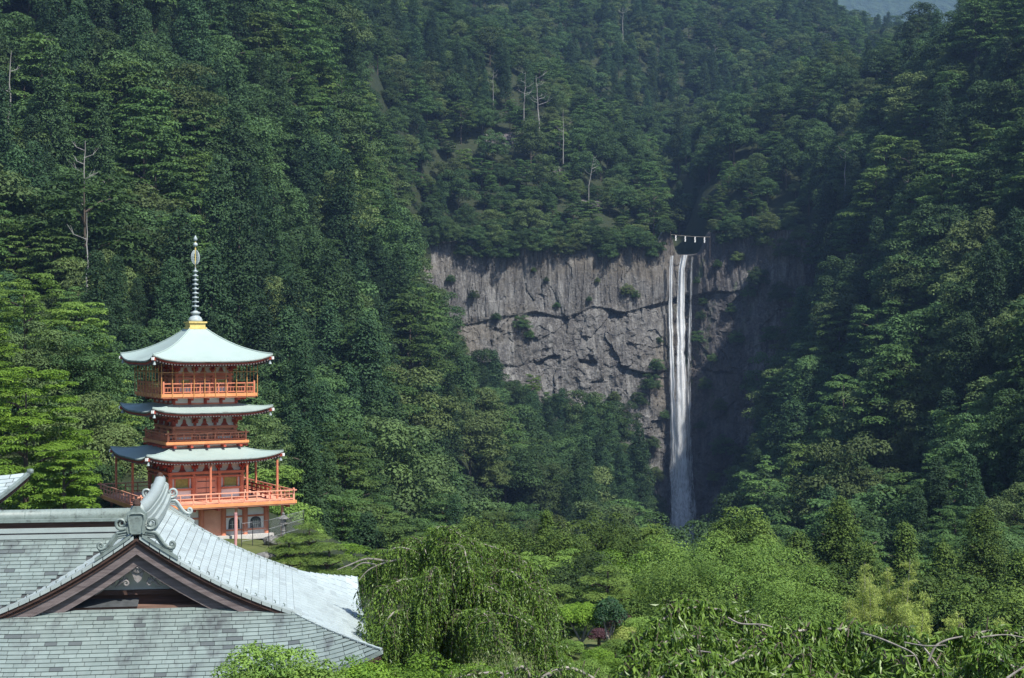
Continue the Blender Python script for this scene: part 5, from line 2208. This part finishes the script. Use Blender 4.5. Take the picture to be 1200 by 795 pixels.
def hero_trees():
    r_ = np.random.RandomState(12)
    # fine-leaved dome beside the bamboo
    crown_thing('round_tree', 'wide domed fine-leaved light green tree beside the bamboo', 'tree', 862, 640, 95, clumps_dome(5.3, 5.0, 5.0, 120, r_, q0=1.0, flat=.7, irr=.22) + clumps_dome(3.0, 3.2, 3.0, 30, r_, q0=1.0), 10.0, 'leaf_fine', 42000, .17, .075, .5, rs_=r_)
    crown_thing('round_tree', 'light green fine-leaved tree joining the domed tree above the weeping branches', 'tree', 800, 665, 92, clumps_dome(3.6, 4.4, 4.6, 70, r_, q0=.95, flat=.7, irr=.25), 9.0, 'leaf_fine', 22000, .17, .075, .5, rs_=r_)
    crown_thing('round_tree', 'light green fine-leaved tree in front of the dark cedars', 'tree', 935, 690, 88, clumps_dome(2.9, 3.6, 4.0, 50, r_, q0=.9, flat=.7, irr=.25), 7.6, 'leaf_fine', 16000, .17, .075, .5, rs_=r_)
    # dark clumpy cedars of the valley edge
    dark = [(868, 606, 140, 3.2, 'dome', 'round-topped dark cedar rising right of the falls foot'), (984, 588, 142, 4.2, 'cone', 'broad dark cedar with pompom foliage, highest of the valley row'),
            (935, 628, 138, 3.4, 'cone', 'dark clumpy cedar beside the round-topped one'), (1061, 618, 140, 1.7, 'cone', 'narrow dark cedar spire between two broad cedars'),
            (1152, 598, 132, 4.3, 'cone', 'large dark cedar with rounded clumps behind the small bamboo tufts'), (1105, 640, 128, 2.6, 'cone', 'lower dark cedar next to the large clumpy cedar'),
            (1195, 650, 120, 3.6, 'cone', 'dark cedar at the end of the valley row'), (1015, 640, 128, 3.2, 'cone', 'dark cedar behind the tall bamboo'), (905, 655, 126, 3.0, 'dome', 'dark rounded cedar behind the domed fine-leaved tree'),
            (1080, 680, 112, 2.6, 'dome', 'low dark cedar behind the smaller bamboo'), (1145, 690, 108, 3.6, 'dome', 'dark bushy cedar behind the pale bamboo tufts'), (1190, 705, 100, 3.0, 'dome', 'dark bushy cedar above the weeping branches'), (960, 670, 120, 3.0, 'dome', 'dark rounded tree between domed tree and bamboo'), (1030, 700, 105, 2.6, 'dome', 'dark low cedar hidden among the bamboo culms')]
    for px, py, Y, R, st, lab in dark:
        if st == 'cone':
            H = 14.0 if R > 2 else 12.0
            cl = clumps_cedar(H, R, int(60 + 22 * R), r_, r0=.95, base=.15, blunt=.6, flat=.85)
        else:
            H = 9.0
            cl = clumps_dome(R, R * 1.25, 9.0 - R * 1.25, int(36 + 22 * R), r_, q0=.72, flat=.8, irr=.3) + clumps_dome(R * .9, R, 4.5, 36, r_, q0=.8, flat=.8)
        crown_thing('dark_cedar', lab, 'cedar', px, py, Y, cl, H, 'leaf_pompom', int(7000 + 4200 * R), .23, .13, .45, group='dark cedars along the valley edge', rs_=r_, jit=.3, inner=.8)
    # mixed mid-green trees behind the garden
    mid = [(560, 616, 132, 3.3, 'leaf_pompom', 'dome', 'rounded green tree behind the weeping cherry crown'), (512, 640, 128, 3.0, 'leaf_bright', 'layer', 'light green tree between the hall and the weeping cherry'), (600, 628, 128, 2.6, 'leaf_pompom', 'dome', 'rounded dark green tree behind the garden maples'),
           (640, 602, 130, 1.5, 'leaf_pompom', 'cone', 'slim dark conifer with upright leader behind the garden'), (705, 612, 136, 3.2, 'leaf_pompom', 'dome', 'broad rounded conifer in front of the falls foot'), (742, 632, 132, 2.4, 'leaf_pompom', 'dome', 'small rounded conifer near the falls foot'),
           (765, 618, 134, 1.9, 'leaf_pompom', 'layer', 'sparse conifer with open branches below the falls'), (640, 648, 112, 4.6, 'leaf_fine', 'layer', 'wide feathery light green tree behind the cloud pines'), (585, 655, 108, 3.4, 'leaf_pine', 'layer', 'feathery green tree beside the weeping cherry'),
           (720, 652, 112, 3.2, 'leaf_bright', 'dome', 'fresh green rounded tree behind the cloud pine'), (760, 668, 106, 2.8, 'leaf_pine', 'dome', 'rounded green tree right behind the clipped garden'), (775, 640, 120, 3.0, 'leaf_fine', 'dome', 'soft green tree joining the domed one below the falls'), (690, 660, 108, 2.6, 'leaf_broad', 'dome', 'soft green round tree above the cloud pine'),
           (655, 625, 126, 2.4, 'leaf_pompom', 'dome', 'dark rounded conifer beside the slim one'), (480, 660, 108, 3.0, 'leaf_fine', 'layer', 'feathery tree behind bare weeping twigs'), (430, 648, 112, 2.8, 'leaf_bright', 'layer', 'light tree just past the hall eave corner'), (820, 660, 112, 3.0, 'leaf_pine', 'dome', 'soft green tree at the back of the domed tree'),
           (610, 690, 98, 2.6, 'leaf_rust', 'layer', 'bronze green low tree beside the cloud pines'), (750, 700, 98, 2.0, 'leaf_bright', 'dome', 'green bush behind the small camellia'), (790, 700, 96, 2.4, 'leaf_broad', 'dome', 'soft green bush below the domed tree'), (780, 735, 84, 2.2, 'leaf_fine', 'dome', 'low green bush beside the garden path'),
           (520, 700, 100, 3.0, 'leaf_bright', 'dome', 'green tree filling the gap behind the weeping cherry')]
    for px, py, Y, R, mt, st, lab in mid:
        if st == 'cone':
            H = 11
            cl = clumps_cedar(H, R, 90, r_, r0=.62, base=.15)
        elif st == 'layer':
            H = 8.5
            cl = clumps_layer(R, 5.5, 3.0, int(26 + 14 * R), r_, q0=1.0, flat=.26, conic=.45)
        else:
            H = 8.5
            cl = clumps_dome(R, R * 1.3, 8.5 - R * 1.3, int(34 + 22 * R), r_, q0=.75, flat=.75, irr=.3) + clumps_dome(R * .8, R, 3.5, 24, r_, q0=.8)
        crown_thing('garden_tree', lab, 'tree', px, py, Y, cl, H, mt, int(6000 + 3600 * R), .20, .10, .5 if st != 'layer' else .9, group='trees behind the garden', rs_=r_)
    # left of the pagoda
    crown_thing('maple_tree', 'bright green layered maple beside the small upswept roof', 'tree', 30, 428, 112, clumps_layer(5.4, 9.5, 2.6, 110, r_, q0=1.35, flat=.22, conic=.5), 12.6, 'leaf_bright', 52000, .20, .11, .9, rs_=r_)
    crown_thing('maple_tree', 'bright green maple boughs beneath the taller maple by the wing ridge', 'tree', 76, 520, 108, clumps_layer(2.8, 4.2, 2.2, 50, r_, q0=.9, flat=.22, conic=.5), 6.8, 'leaf_bright', 20000, .19, .10, .9, rs_=r_)
    left = [(30, 318, 160, 6.5, 15, 'layer', 'leaf_fine', 'big feathery pale green tree on the slope above the bright maple'), (95, 352, 165, 4.5, 13, 'layer', 'leaf_fine', 'feathery pale green tree beside the larger feathery one'),
            (120, 440, 158, 4.6, 13, 'layer', 'leaf_pine', 'shady green tree left of the pagoda top roof'), (-30, 380, 140, 5, 13, 'layer', 'leaf_bright', 'light green tree partly hidden behind the bright maple'), (80, 460, 140, 4.2, 12, 'dome', 'leaf_broad', 'dark rounded tree in the shade behind the pagoda balcony'),
            (130, 500, 142, 4.0, 10, 'dome', 'leaf_broad', 'dark tree close behind the pagoda lower roofs'), (100, 540, 132, 3.0, 8, 'dome', 'leaf_broad', 'dark bush in the shade by the wide balcony'), (110, 585, 124, 2.6, 6, 'dome', 'leaf_broad', 'dark low bush under the wide balcony'), (50, 585, 118, 3.0, 5, 'dome', 'leaf_bright', 'green hedge bush behind the wing ridge'),
            (357, 506, 152, 2.6, 12, 'cone', 'leaf_cedar', 'clumpy green cedar just past the pagoda balcony corner'), (322, 545, 150, 3.0, 9, 'layer', 'leaf_fine', 'feathery light green tree past the lower pagoda roof'), (300, 480, 170, 3.6, 14, 'dome', 'leaf_broad', 'broadleaf tree showing between the pagoda roofs'),
            (400, 575, 160, 3.6, 11, 'layer', 'leaf_layer', 'loose green tree below the cedar past the pagoda'), (335, 590, 136, 2.4, 5.5, 'dome', 'leaf_fine', 'light bush behind the stone lantern'), (395, 640, 128, 2.6, 8, 'layer', 'leaf_bright', 'light feathery shrub below the pagoda terrace'), (430, 605, 150, 3.2, 11, 'cone', 'leaf_cedar', 'green conifer rising behind bare weeping twigs'), (470, 612, 150, 3.2, 11, 'layer', 'leaf_layer', 'slender tree at the foot of the wooded slope'),
            (612, 592, 262, 5.6, 14, 'dome', 'leaf_broad', 'big rounded tree in the hollow below the shaded slope'), (580, 596, 252, 4.6, 13, 'layer', 'leaf_layer', 'tiered tree in the hollow beside the big rounded one'), (640, 606, 245, 4.6, 12, 'dome', 'leaf_broad', 'smaller rounded tree in the hollow near the slim conifer'),
            (1192, 575, 215, 5.5, 14, 'dome', 'leaf_broad', 'rounded tree above the last dark valley cedar'), (1120, 590, 215, 5, 13, 'layer', 'leaf_layer', 'tiered tree above the large clumpy cedar')]
    for px, py, Y, R, H, st, mt, lab in left:
        if st == 'layer':
            cl = clumps_layer(R, H * .68, H * .28, int(30 + 12 * R), r_, q0=1.35, flat=.24, conic=.5)
        elif st == 'cone':
            cl = clumps_cedar(H, R, 90, r_, r0=.85, base=.12, blunt=.6)
        else:
            cl = clumps_dome(R, H * .55, H * .42, int(30 + 16 * R), r_, q0=1.1, irr=.3)
        crown_thing('slope_tree', lab, 'tree', px, py, Y, cl, H, mt, int(7000 + 3200 * R), .26, .14, .9 if st == 'layer' else .45, group='trees round the pagoda', rs_=r_)


hero_trees()


def pad(cx, cy, cz, rx, rz, r_):
    """clipped foliage pad made of small tight lumps"""
    out = []
    n = max(5, int(rx * rx * 14))
    for i in range(n):
        a = i * 2.39996
        q = rx * math.sqrt((i + .5) / n)
        out.append((cx + q * math.cos(a), cy + q * math.sin(a), cz + rz * (1 - (q / rx) ** 2) * .7, .30 + .1 * r_.rand(), .30 + .1 * r_.rand(), rz * .8, .4 + .5 * r_.rand()))
    return out


def cloud_pine(px, py_top, Y, pads, H, label, mat='leaf_pine', n=14000, bark='bark'):
    r_ = np.random.RandomState(int(px + py_top))
    cl = []
    m = MB()
    m.tube([(0, 0, -1), (.1, 0, H * .3), (-.12, 0, H * .6), (.05, 0, H * .85), (0, 0, H)], [.20, .16, .13, .09, .04], 7)
    for (x, y, z, rx) in pads:
        cl += pad(x, y, z, rx, .26, r_)
        if abs(x) + abs(y) > .3:
            m.tube([(0, 0, z - .35), (x * .55, y * .55, z - .22), (x, y, z - .08)], [.07, .055, .03], 5)
    top = P(px, py_top, Y)
    root = empty('cloud_pine', (top.x, Y, top.z - H))
    tag(root, label, 'pine')
    v, f, t = clump_leaves(cl, int(n * 1.3), .13, .045, .8, rs=r_, zmin=-.1, inner=.8, jit=.4)
    link('crown', np_mesh('cloud_pine_crown', v, f, mat, tint=t), root)
    m.build('trunk', bark, root)
    return root


def ring_pads(levels, r_):
    out = []
    for z, R, n, rx in levels:
        for k in range(n):
            a = k * 2 * PI / n + z * 1.7
            out.append((R * math.cos(a), R * math.sin(a), z + .12 * r_.rand(), rx * (.85 + .3 * r_.rand())))
    return out


def garden():
    r_ = np.random.RandomState(2)
    cloud_pine(712, 668, 95, [(0, 0, 5.0, .75)] + ring_pads([(4.3, .9, 3, .8), (3.5, 1.5, 4, .95), (2.6, 2.0, 5, 1.0), (1.6, 2.2, 5, .9)], r_), 5.1, 'cloud-pruned pine with pale green cap on stacked flat pads', n=22000)
    cloud_pine(652, 690, 97, ring_pads([(4.0, .3, 2, .8), (3.3, .9, 3, .85), (2.5, 1.3, 4, .95), (1.6, 1.5, 4, .9)], r_), 4.2, 'darker cloud-pruned pine next to the capped one', n=16000)
    cloud_pine(648, 716, 86, ring_pads([(3.2, .2, 2, .75), (2.5, .8, 3, .8), (1.8, 1.1, 4, .8), (1.1, 1.2, 4, .75)], r_), 3.3, 'low cloud-pruned pine behind the umbrella-shaped pine', n=14000)
    cloud_pine(362, 616, 113, ring_pads([(5.2, .2, 2, .9), (4.5, .9, 3, 1.0), (3.7, 1.3, 4, 1.1), (2.8, 1.5, 5, 1.1), (1.8, 1.7, 5, 1.0)], r_), 5.5, 'large cloud-pruned pine below the stone lantern', n=22000)
    cloud_pine(338, 632, 108, ring_pads([(3.4, .2, 2, .8), (2.7, .8, 3, .85), (2.0, 1.1, 4, .9), (1.2, 1.2, 4, .8)], r_), 3.6, 'darker rounded cloud pine beside the larger one', mat='leaf_pompom', n=15000)
    cloud_pine(385, 640, 106, ring_pads([(3.4, .2, 2, .9), (2.6, .9, 3, .9), (1.7, 1.2, 4, .9)], r_), 3.6, 'light green cloud pine sloping down to the hall roof', n=13000)
    # umbrella pine
    top = P(682, 713, 85)
    root = empty('umbrella_pine', (top.x, 85, top.z - 2.7))
    tag(root, 'small umbrella-shaped pruned pine with pale trunk', 'pine')
    cl = pad(0, 0, 2.2, 1.30, .55, r_) + pad(-.35, .1, 2.05, .9, .4, r_) + pad(.35, 0, 2.0, .9, .4, r_)
    v, f, t = clump_leaves(cl, 14000, .13, .04, .6, rs=r_, zmin=-.2, inner=.6)
    link('crown', np_mesh('umbrella_crown', v, f, 'leaf_bright', tint=t), root)
    m = MB()
    m.tube([(0, 0, -1.2), (0, 0, .5), (-.06, 0, .9)], [.11, .10, .08], 8)
    for a in range(5):
        m.tube([(-.05, 0, .8), (.4 * math.cos(a * 1.26), .3 * math.sin(a * 1.26), 1.35), (.9 * math.cos(a * 1.26), .6 * math.sin(a * 1.26), 2.05)], [.07, .05, .02], 6)
    m.build('trunk', 'bark_pale', root)
    # glossy camellia
    top = P(713, 705, 84)
    root = empty('camellia_tree', (top.x, 84, top.z - 3.1))
    tag(root, 'small dark glossy tree on a pale forked trunk', 'tree')
    v, f, t = clump_leaves(clumps_dome(.72, .85, 2.25, 26, r_, q0=.32, flat=.8, irr=.3), 3600, .13, .07, .3, rs=r_)
    link('crown', np_mesh('camellia_crown', v, f, 'leaf_glossy', tint=t), root)
    m = MB()
    m.tube([(0, 0, -1), (0, 0, .9), (-.25, 0, 2.0)], [.10, .085, .04], 8).tube([(0, 0, .9), (.28, .1, 2.1)], [.07, .03], 7).tube([(0.05, 0, .7), (.36, .1, 1.8)], [.05, .03], 7)
    m.build('trunk', 'bark_pale', root)
    # clipped shrubs
    shr = [(700, 762, 80, .85, 'leaf_bright', 'low flat clipped green shrub in front of the umbrella pine'), (735, 738, 84, 1.0, 'leaf_bamboo', 'yellow green clipped mound beside the small glossy tree'), (722, 752, 82, .9, 'leaf_fine', 'green clipped mound below the small glossy tree'),
           (668, 752, 83, .7, 'leaf_fine', 'small clipped mound left of the pine trunk'), (748, 725, 87, .9, 'leaf_fine', 'clipped mound behind the yellow green one'), (728, 720, 90, .6, 'leaf_purple', 'dull purple clipped shrub behind the glossy tree'), (702, 738, 88, .6, 'leaf_purple', 'second purple shrub between the two small trees'),
           (690, 776, 76, 1.0, 'leaf_fine', 'flat clipped hedge patch at the edge of the lawn'), (745, 758, 79, .9, 'leaf_fine', 'rounded green shrub above the weeping branches'), (655, 770, 78, .9, 'leaf_bright', 'rounded fresh green shrub beside the weeping cherry'), (715, 772, 77, .7, 'leaf_bright', 'small clipped shrub near the lawn edge')]
    for px, py, Y, R, mt, lab in shr:
        top = P(px, py, Y)
        root = empty('clipped_shrub', (top.x, Y, top.z - R * .8))
        tag(root, lab, 'shrub', 'clipped garden shrubs')
        v, f, t = clump_leaves(clumps_dome(R * .85, R * .55, R * .15, 40, r_, q0=R * .28, flat=.8, irr=.1), 5200, .085, .045, .5, rs=r_)
        link('foliage', np_mesh('clipped_foliage', v, f, mt, tint=t), root)
        MB().tube([(0, 0, -2.5), (0, 0, .3)], .1, 6).build('stem', 'bark', root)
    gl = MB()
    gl.grid(lambda x, y: (x, y, gz1(x, y) + .06), np.linspace(-3, 11, 22).tolist(), np.linspace(66, 100, 22).tolist())
    tag(gl.build('lawn', 'garden_ground'), kind='structure')
    # bushes round the hall
    for px, py, Y, R, H, n, mt, lab in ((318, 762, 44, 1.35, 2.6, 9000, 'leaf_fine', 'leafy green bush in front of the hall eave'), (372, 784, 43, .9, 2.0, 4200, 'leaf_fine', 'low leafy bush beside the taller bush under the hall eave'), (282, 786, 43, .7, 1.8, 3000, 'leaf_fine', 'small leafy shoots beside the bush below the shingle skirt'),
                                       (432, 752, 58, 1.3, 3.2, 7000, 'leaf_bright', 'light green bush past the hall corner'), (470, 742, 60, 1.6, 4.0, 9000, 'leaf_bright', 'green shrub under the weeping cherry boughs'), (445, 715, 66, 1.5, 5.0, 8000, 'leaf_fine', 'soft green shrub between hall corner and weeping cherry'), (500, 770, 52, 1.5, 3.5, 8000, 'leaf_bright', 'leafy green shrub in front of the weeping cherry'), (420, 775, 50, 1.1, 3, 6000, 'leaf_bright', 'leafy shrub under the hall roof corner'), (560, 785, 48, 1.3, 3, 7000, 'leaf_bright', 'leafy green shrub at the foot of the weeping cherry')):
        crown_thing('bush', lab, 'bush', px, py, Y, clumps_dome(R, H * .45, H * .5, int(40 * R + 16), r_, q0=.36, flat=.8, irr=.35), H, mt, n, .11, .06, .4, group='bushes round the hall', rs_=r_, tr=trunk_mb(H * .8, .06, r_, limbs=6, spread=R * .8))


garden()


def bamboo(px, py_top, Y, culms, H, label, n):
    r_ = np.random.RandomState(int(px))
    top = P(px, py_top, Y)
    root = empty('bamboo', (top.x, Y, top.z - H))
    tag(root, label, 'bamboo')
    parts = []
    for k in range(culms):
        x, y = (r_.rand() - .5) * culms * .32, (r_.rand() - .5) * 1.6
        h = H * (.68 + .32 * r_.rand()) if k else H
        lx = (r_.rand() - .5) * .8
        m = MB()
        pts = [(x + lx * t * t, y, h * t - 1.5 * (1 - t)) for t in np.linspace(0, 1, 9)]
        m.tube(pts, [.05 * (1 - .8 * t) for t in np.linspace(0, 1, 9)], 6)
        m.build('culm', 'bark_pale', root)
        cl = []
        for i in range(26):
            t = .22 + .78 * (i + r_.rand()) / 26
            a = r_.rand() * 6.28
            rr = (1.0 - .75 * t) * (.3 + .9 * r_.rand())
            cl.append((x + lx * t * t + rr * math.cos(a), y + rr * math.sin(a), h * t - .2 * rr, (.16 + .2 * r_.rand()), .22, .10 + .10 * r_.rand(), .4 + .5 * r_.rand()))
        parts.append(clump_leaves(cl, int(n * .75) // culms, .19, .03, .2, rs=r_, zmin=-1, inner=.1, jit=.9))
    v, f, t = merge(parts)
    link('foliage', np_mesh('bamboo_foliage', v, f, 'leaf_bamboo', tint=t), root)


bamboo(1040, 655, 86, 9, 6.6, 'tall pale yellow-green bamboo clump in front of the dark cedars', 20000)
bamboo(998, 674, 85, 6, 5.6, 'pale bamboo clump next to the domed tree', 12000)
bamboo(1080, 694, 84, 7, 4.8, 'lower bright bamboo clump beside the tall bamboo', 15000)
bamboo(1125, 722, 82, 2, 3.4, 'small bamboo tuft alone before the dark cedar', 3600)
bamboo(1168, 726, 80, 2, 3.0, 'smallest bamboo tuft near the weeping boughs', 3200)


# ------------------------------------------------------------------ weeping cherries
def smooth_path(pts, n):
    p = np.array([tuple(q) for q in pts], float)
    k = len(p)
    t = np.linspace(0, k - 1, n)
    i = np.clip(np.floor(t).astype(int), 0, k - 2)
    f = (t - i)[:, None]
    p0, p1, p2, p3 = p[np.maximum(i - 1, 0)], p[i], p[i + 1], p[np.minimum(i + 2, k - 1)]
    return 0.5 * ((2 * p1) + (-p0 + p2) * f + (2 * p0 - 5 * p1 + 4 * p2 - p3) * f ** 2 + (-p0 + 3 * p1 - 3 * p2 + p3) * f ** 3)


def weeping_tree(name, label, base, limbs, dens, tw_len, leaf, lw, step, seed, r0=.16, spread=.5, bare=0.1, mat='leaf_weeping'):
    """limbs: pixel paths with distances; twigs hang from them, leaves hang from twigs"""
    r_ = np.random.RandomState(seed)
    root = empty(name, base)
    tag(root, label, 'tree')
    o = np.array(base)
    tm = MB()
    P_, N_, A_, T_ = [], [], [], []
    twm = MB()
    for li, (path, w) in enumerate(limbs):
        pts = smooth_path([P(*q) for q in path], 40) - o
        tm.tube([tuple(q) for q in pts], [w * (1 - .8 * t) + .008 for t in np.linspace(0, 1, 40)], 6)
        seg = np.linalg.norm(np.diff(pts, axis=0), axis=1)
        L = seg.sum()
        n = int(L * dens)
        cum = np.concatenate([[0], np.cumsum(seg)]) / L
        u = bare + (1 - bare) * r_.rand(n)
        st = np.stack([np.interp(u, cum, pts[:, c]) for c in range(3)], -1)
        a = r_.rand(n) * 2 * PI
        out = np.stack([np.cos(a), np.sin(a) * .9, np.zeros(n)], -1)
        reach = spread * (0.25 + r_.rand(n))
        ln = tw_len * (.45 + .8 * r_.rand(n))
        rise = .10 + .25 * r_.rand(n)
        m = int(tw_len * 1.25 / step)
        ts = np.arange(m) * step
        tt = ts[None, :] / ln[:, None]
        ok = tt < 1.0
        k = np.clip(tt * 2.0, 0, 1)
        horiz = reach[:, None] * (1 - (1 - k) ** 2)
        vert = rise[:, None] * np.sin(k * PI * .6) - (ln[:, None] * tt ** 1.35) * .85
        pos = st[:, None, :] + out[:, None, :] * horiz[..., None]
        pos[..., 2] += vert
        wig = .04 * np.sin(ts[None, :] * 5 + a[:, None] * 7)
        pos[..., 0] += wig
        d = np.stack([np.cos(a)[:, None] * np.clip(1 - k, .1, 1) * .8, np.sin(a)[:, None] * np.clip(1 - k, .1, 1) * .8, -.25 - k], -1)
        for j in range(0, n, 5):     # a share of the twigs as bark
            mm = max(2, int(ok[j].sum()))
            q = pos[j, :mm:max(1, mm // 5)]
            if len(q) > 1:
                twm.tube([tuple(x) for x in q], [.012 * (1 - .6 * i / len(q)) * (leaf / .12) for i in range(len(q))], 3, cap=False)
        tw_t = np.repeat((.15 + .6 * r_.rand(n))[:, None], m, 1)
        sel = ok.ravel() & (r_.rand(ok.size) < .93)
        P_.append(pos.reshape(-1, 3)[sel])
        A_.append(d.reshape(-1, 3)[sel])
        T_.append(tw_t.ravel()[sel])
    pos = np.concatenate(P_)
    ax = unit(np.concatenate(A_))
    n = len(pos)
    ax = unit(ax + r_.normal(size=(n, 3)) * .26)
    nr = r_.normal(size=(n, 3)) + np.array([.2, -.5, .5])
    s = .65 + .6 * r_.rand(n)
    v, f = cards(pos, nr, ax, leaf * s, lw * s, fold=.25)
    t = np.clip(np.concatenate(T_) + (r_.rand(n) - .5) * .5, 0, 1)
    link('crown', np_mesh(name + '_crown', v, f, mat, tint=np.repeat(t, 4)), root)
    tm.build('trunk', 'bark_pale', root)
    twm.build('twigs', 'bark', root)['kind'] = 'stuff'
    print(name, 'leaves', n)


Yw = 62.0
cb = P(540, 790, Yw)
cbase = (cb.x, Yw, 43.0)
CL = []
for tops in ([(515, 640, 62), (512, 619, 61.5), (530, 622, 61), (556, 640, 60.5), (566, 680, 60)], [(500, 660, 62), (470, 642, 62), (446, 655, 62.5), (432, 690, 63)], [(550, 690, 61), (590, 668, 60), (622, 690, 60), (640, 730, 60)],
             [(530, 700, 60), (560, 685, 59), (590, 700, 58.5), (612, 740, 58)], [(500, 690, 60), (470, 680, 59), (446, 705, 58.5), (436, 740, 58.5)], [(540, 660, 64), (575, 640, 64.5), (600, 660, 65), (615, 700, 65)], [(515, 690, 59), (510, 665, 58), (500, 690, 57.5), (490, 730, 57.5)],
             [(560, 720, 59), (600, 722, 58), (630, 742, 58), (655, 785, 58)], [(500, 650, 63), (488, 632, 64), (470, 640, 65), (455, 668, 65)], [(545, 720, 58), (560, 715, 57), (575, 730, 56.5), (585, 765, 56.5)], [(490, 720, 58), (465, 716, 57.5), (450, 735, 57), (440, 770, 57)],
             [(520, 650, 61), (540, 640, 60), (548, 660, 59), (555, 700, 59)], [(530, 640, 61), (600, 650, 62), (630, 680, 62), (650, 745, 62)]):
    CL.append(([(540, 790, Yw), (530, 730, Yw)] + tops, .055))
CL.append(([(545, 850, Yw), (540, 790, Yw), (528, 720, Yw), (515, 650, Yw)], .26))
weeping_tree('weeping_cherry', 'tall weeping cherry with drooping leafy boughs beside the hall', cbase, CL, 46, 1.9, .15, .058, .085, 5, spread=.6, bare=.22)
# bare twigs reaching out above the hall eave
m_ = MB()
for path in ([(470, 655, 62), (450, 660, 62), (432, 668, 62), (421, 680, 62)], [(455, 658, 62), (430, 655, 62), (410, 662, 62), (395, 668, 62)], [(440, 662, 62), (425, 660, 62.3), (412, 668, 62.3)]):
    pt = smooth_path([P(*q) for q in path], 14)
    m_.tube([tuple(q - np.array(cbase)) for q in pt], [.04 * (1 - .6 * i / 13) for i in range(14)], 5)
    m_.build('bough', 'bark_pale', bpy.data.objects['weeping_cherry'])
    m_ = MB()

FL = []
tr0 = [(1010, 980, 27), (1000, 870, 27)]
for tops in ([(930, 770, 27), (880, 728, 26.5), (820, 712, 26), (780, 724, 25.5), (748, 752, 25.2), (724, 800, 25)], [(905, 790, 25.5), (850, 752, 24.5), (795, 748, 24), (755, 770, 23.6), (722, 815, 23.4)],
             [(985, 770, 26), (1005, 742, 25.5), (950, 738, 25), (890, 752, 24.6), (850, 790, 24.2)], [(1015, 770, 26), (1040, 744, 25.5), (1075, 752, 25), (1105, 790, 24.6)], [(1060, 790, 25.5), (1092, 760, 25.2), (1125, 747, 25), (1165, 760, 24.6), (1190, 800, 24.4)],
             [(1080, 780, 27), (1140, 744, 27), (1190, 742, 27), (1240, 770, 26.6)], [(950, 800, 24), (910, 768, 23.2), (860, 776, 22.8), (820, 810, 22.6)], [(980, 800, 24), (960, 768, 23), (930, 776, 22.6), (905, 810, 22.4)], [(1010, 800, 24), (1030, 772, 23), (1055, 782, 22.6), (1075, 815, 22.4)],
             [(940, 770, 28), (900, 738, 28.5), (850, 732, 28.5), (800, 748, 28.4), (770, 785, 28.2)], [(1000, 760, 28), (985, 740, 28.5), (1020, 738, 28.8), (1060, 750, 29), (1090, 775, 29)], [(1120, 800, 24), (1150, 772, 23.4), (1185, 780, 23), (1215, 815, 23)], [(880, 800, 24), (820, 776, 23), (785, 786, 22.6), (755, 820, 22.5)],
             [(960, 760, 27), (940, 742, 27), (915, 742, 27), (880, 760, 27)], [(1160, 790, 26), (1200, 760, 26), (1240, 780, 26)], [(900, 820, 23), (850, 800, 22), (800, 806, 21.8), (760, 830, 21.6)], [(1000, 830, 22.5), (960, 796, 22), (920, 808, 21.8), (890, 835, 21.6)], [(1060, 830, 22.5), (1090, 796, 22), (1130, 806, 21.8), (1160, 835, 21.6)], [(1040, 830, 22.5), (1030, 798, 22), (1010, 806, 21.8), (1000, 835, 21.6)]):
    FL.append((tr0 + tops, .03))
FL.append(([(1012, 1500, 27), (1010, 1200, 27), (1010, 980, 27), (1000, 860, 27)], .22))
fb = P(1010, 980, 27)
weeping_tree('weeping_cherry', 'wide weeping cherry with arching boughs seen over its leafy top', (fb.x, 27.0, 47.4), FL, 30, .90, .145, .046, .05, 9, spread=.19, bare=.22)
# thick pale boughs that show between the leaves
m_ = MB()
for path, w in (([(1010, 742, 24.6), (1030, 748, 24.2), (1052, 757, 24), (1072, 768, 23.8), (1080, 790, 23.8)], .045), ([(1088, 775, 24), (1096, 758, 24), (1110, 750, 24), (1128, 746, 24)], .05), ([(1060, 753, 24.2), (1085, 757, 24), (1108, 756, 24)], .03),
                ([(853, 724, 25.6), (868, 731, 25.5), (892, 732, 25.4), (905, 735, 25.4)], .04), ([(808, 762, 23.6), (838, 766, 23.4), (855, 775, 23.3), (878, 788, 23.2)], .03), ([(1150, 747, 24.5), (1180, 744, 24.5), (1210, 750, 24.5)], .03), ([(1050, 770, 23), (1075, 768, 23)], .025), ([(1180, 795, 22.5), (1205, 778, 22.5)], .05)):
    pt = smooth_path([P(*q) for q in path], 16)
    m_.tube([tuple(q - np.array((fb.x, 27.0, 47.4))) for q in pt], [.42 * w * (1 - .5 * i / 15) for i in range(16)], 7)
    m_.build('bough', 'bark_pale', bpy.data.objects['weeping_cherry.001'])
    m_ = MB()
fb2 = P(640, 860, 34)
weeping_tree('weeping_cherry', 'lone pale bough of a weeping cherry below the garden lawn', (fb2.x, 34, 45.5), [([(640, 1000, 34), (620, 830, 34), (655, 785, 34), (690, 792, 34), (710, 810, 34)], .07), ([(640, 900, 34), (600, 800, 34), (560, 790, 34), (520, 800, 34)], .05), ([(650, 900, 34), (620, 792, 33), (600, 788, 33), (580, 800, 33)], .05)], 16, .5, .115, .036, .04, 3, spread=.3, bare=.45)
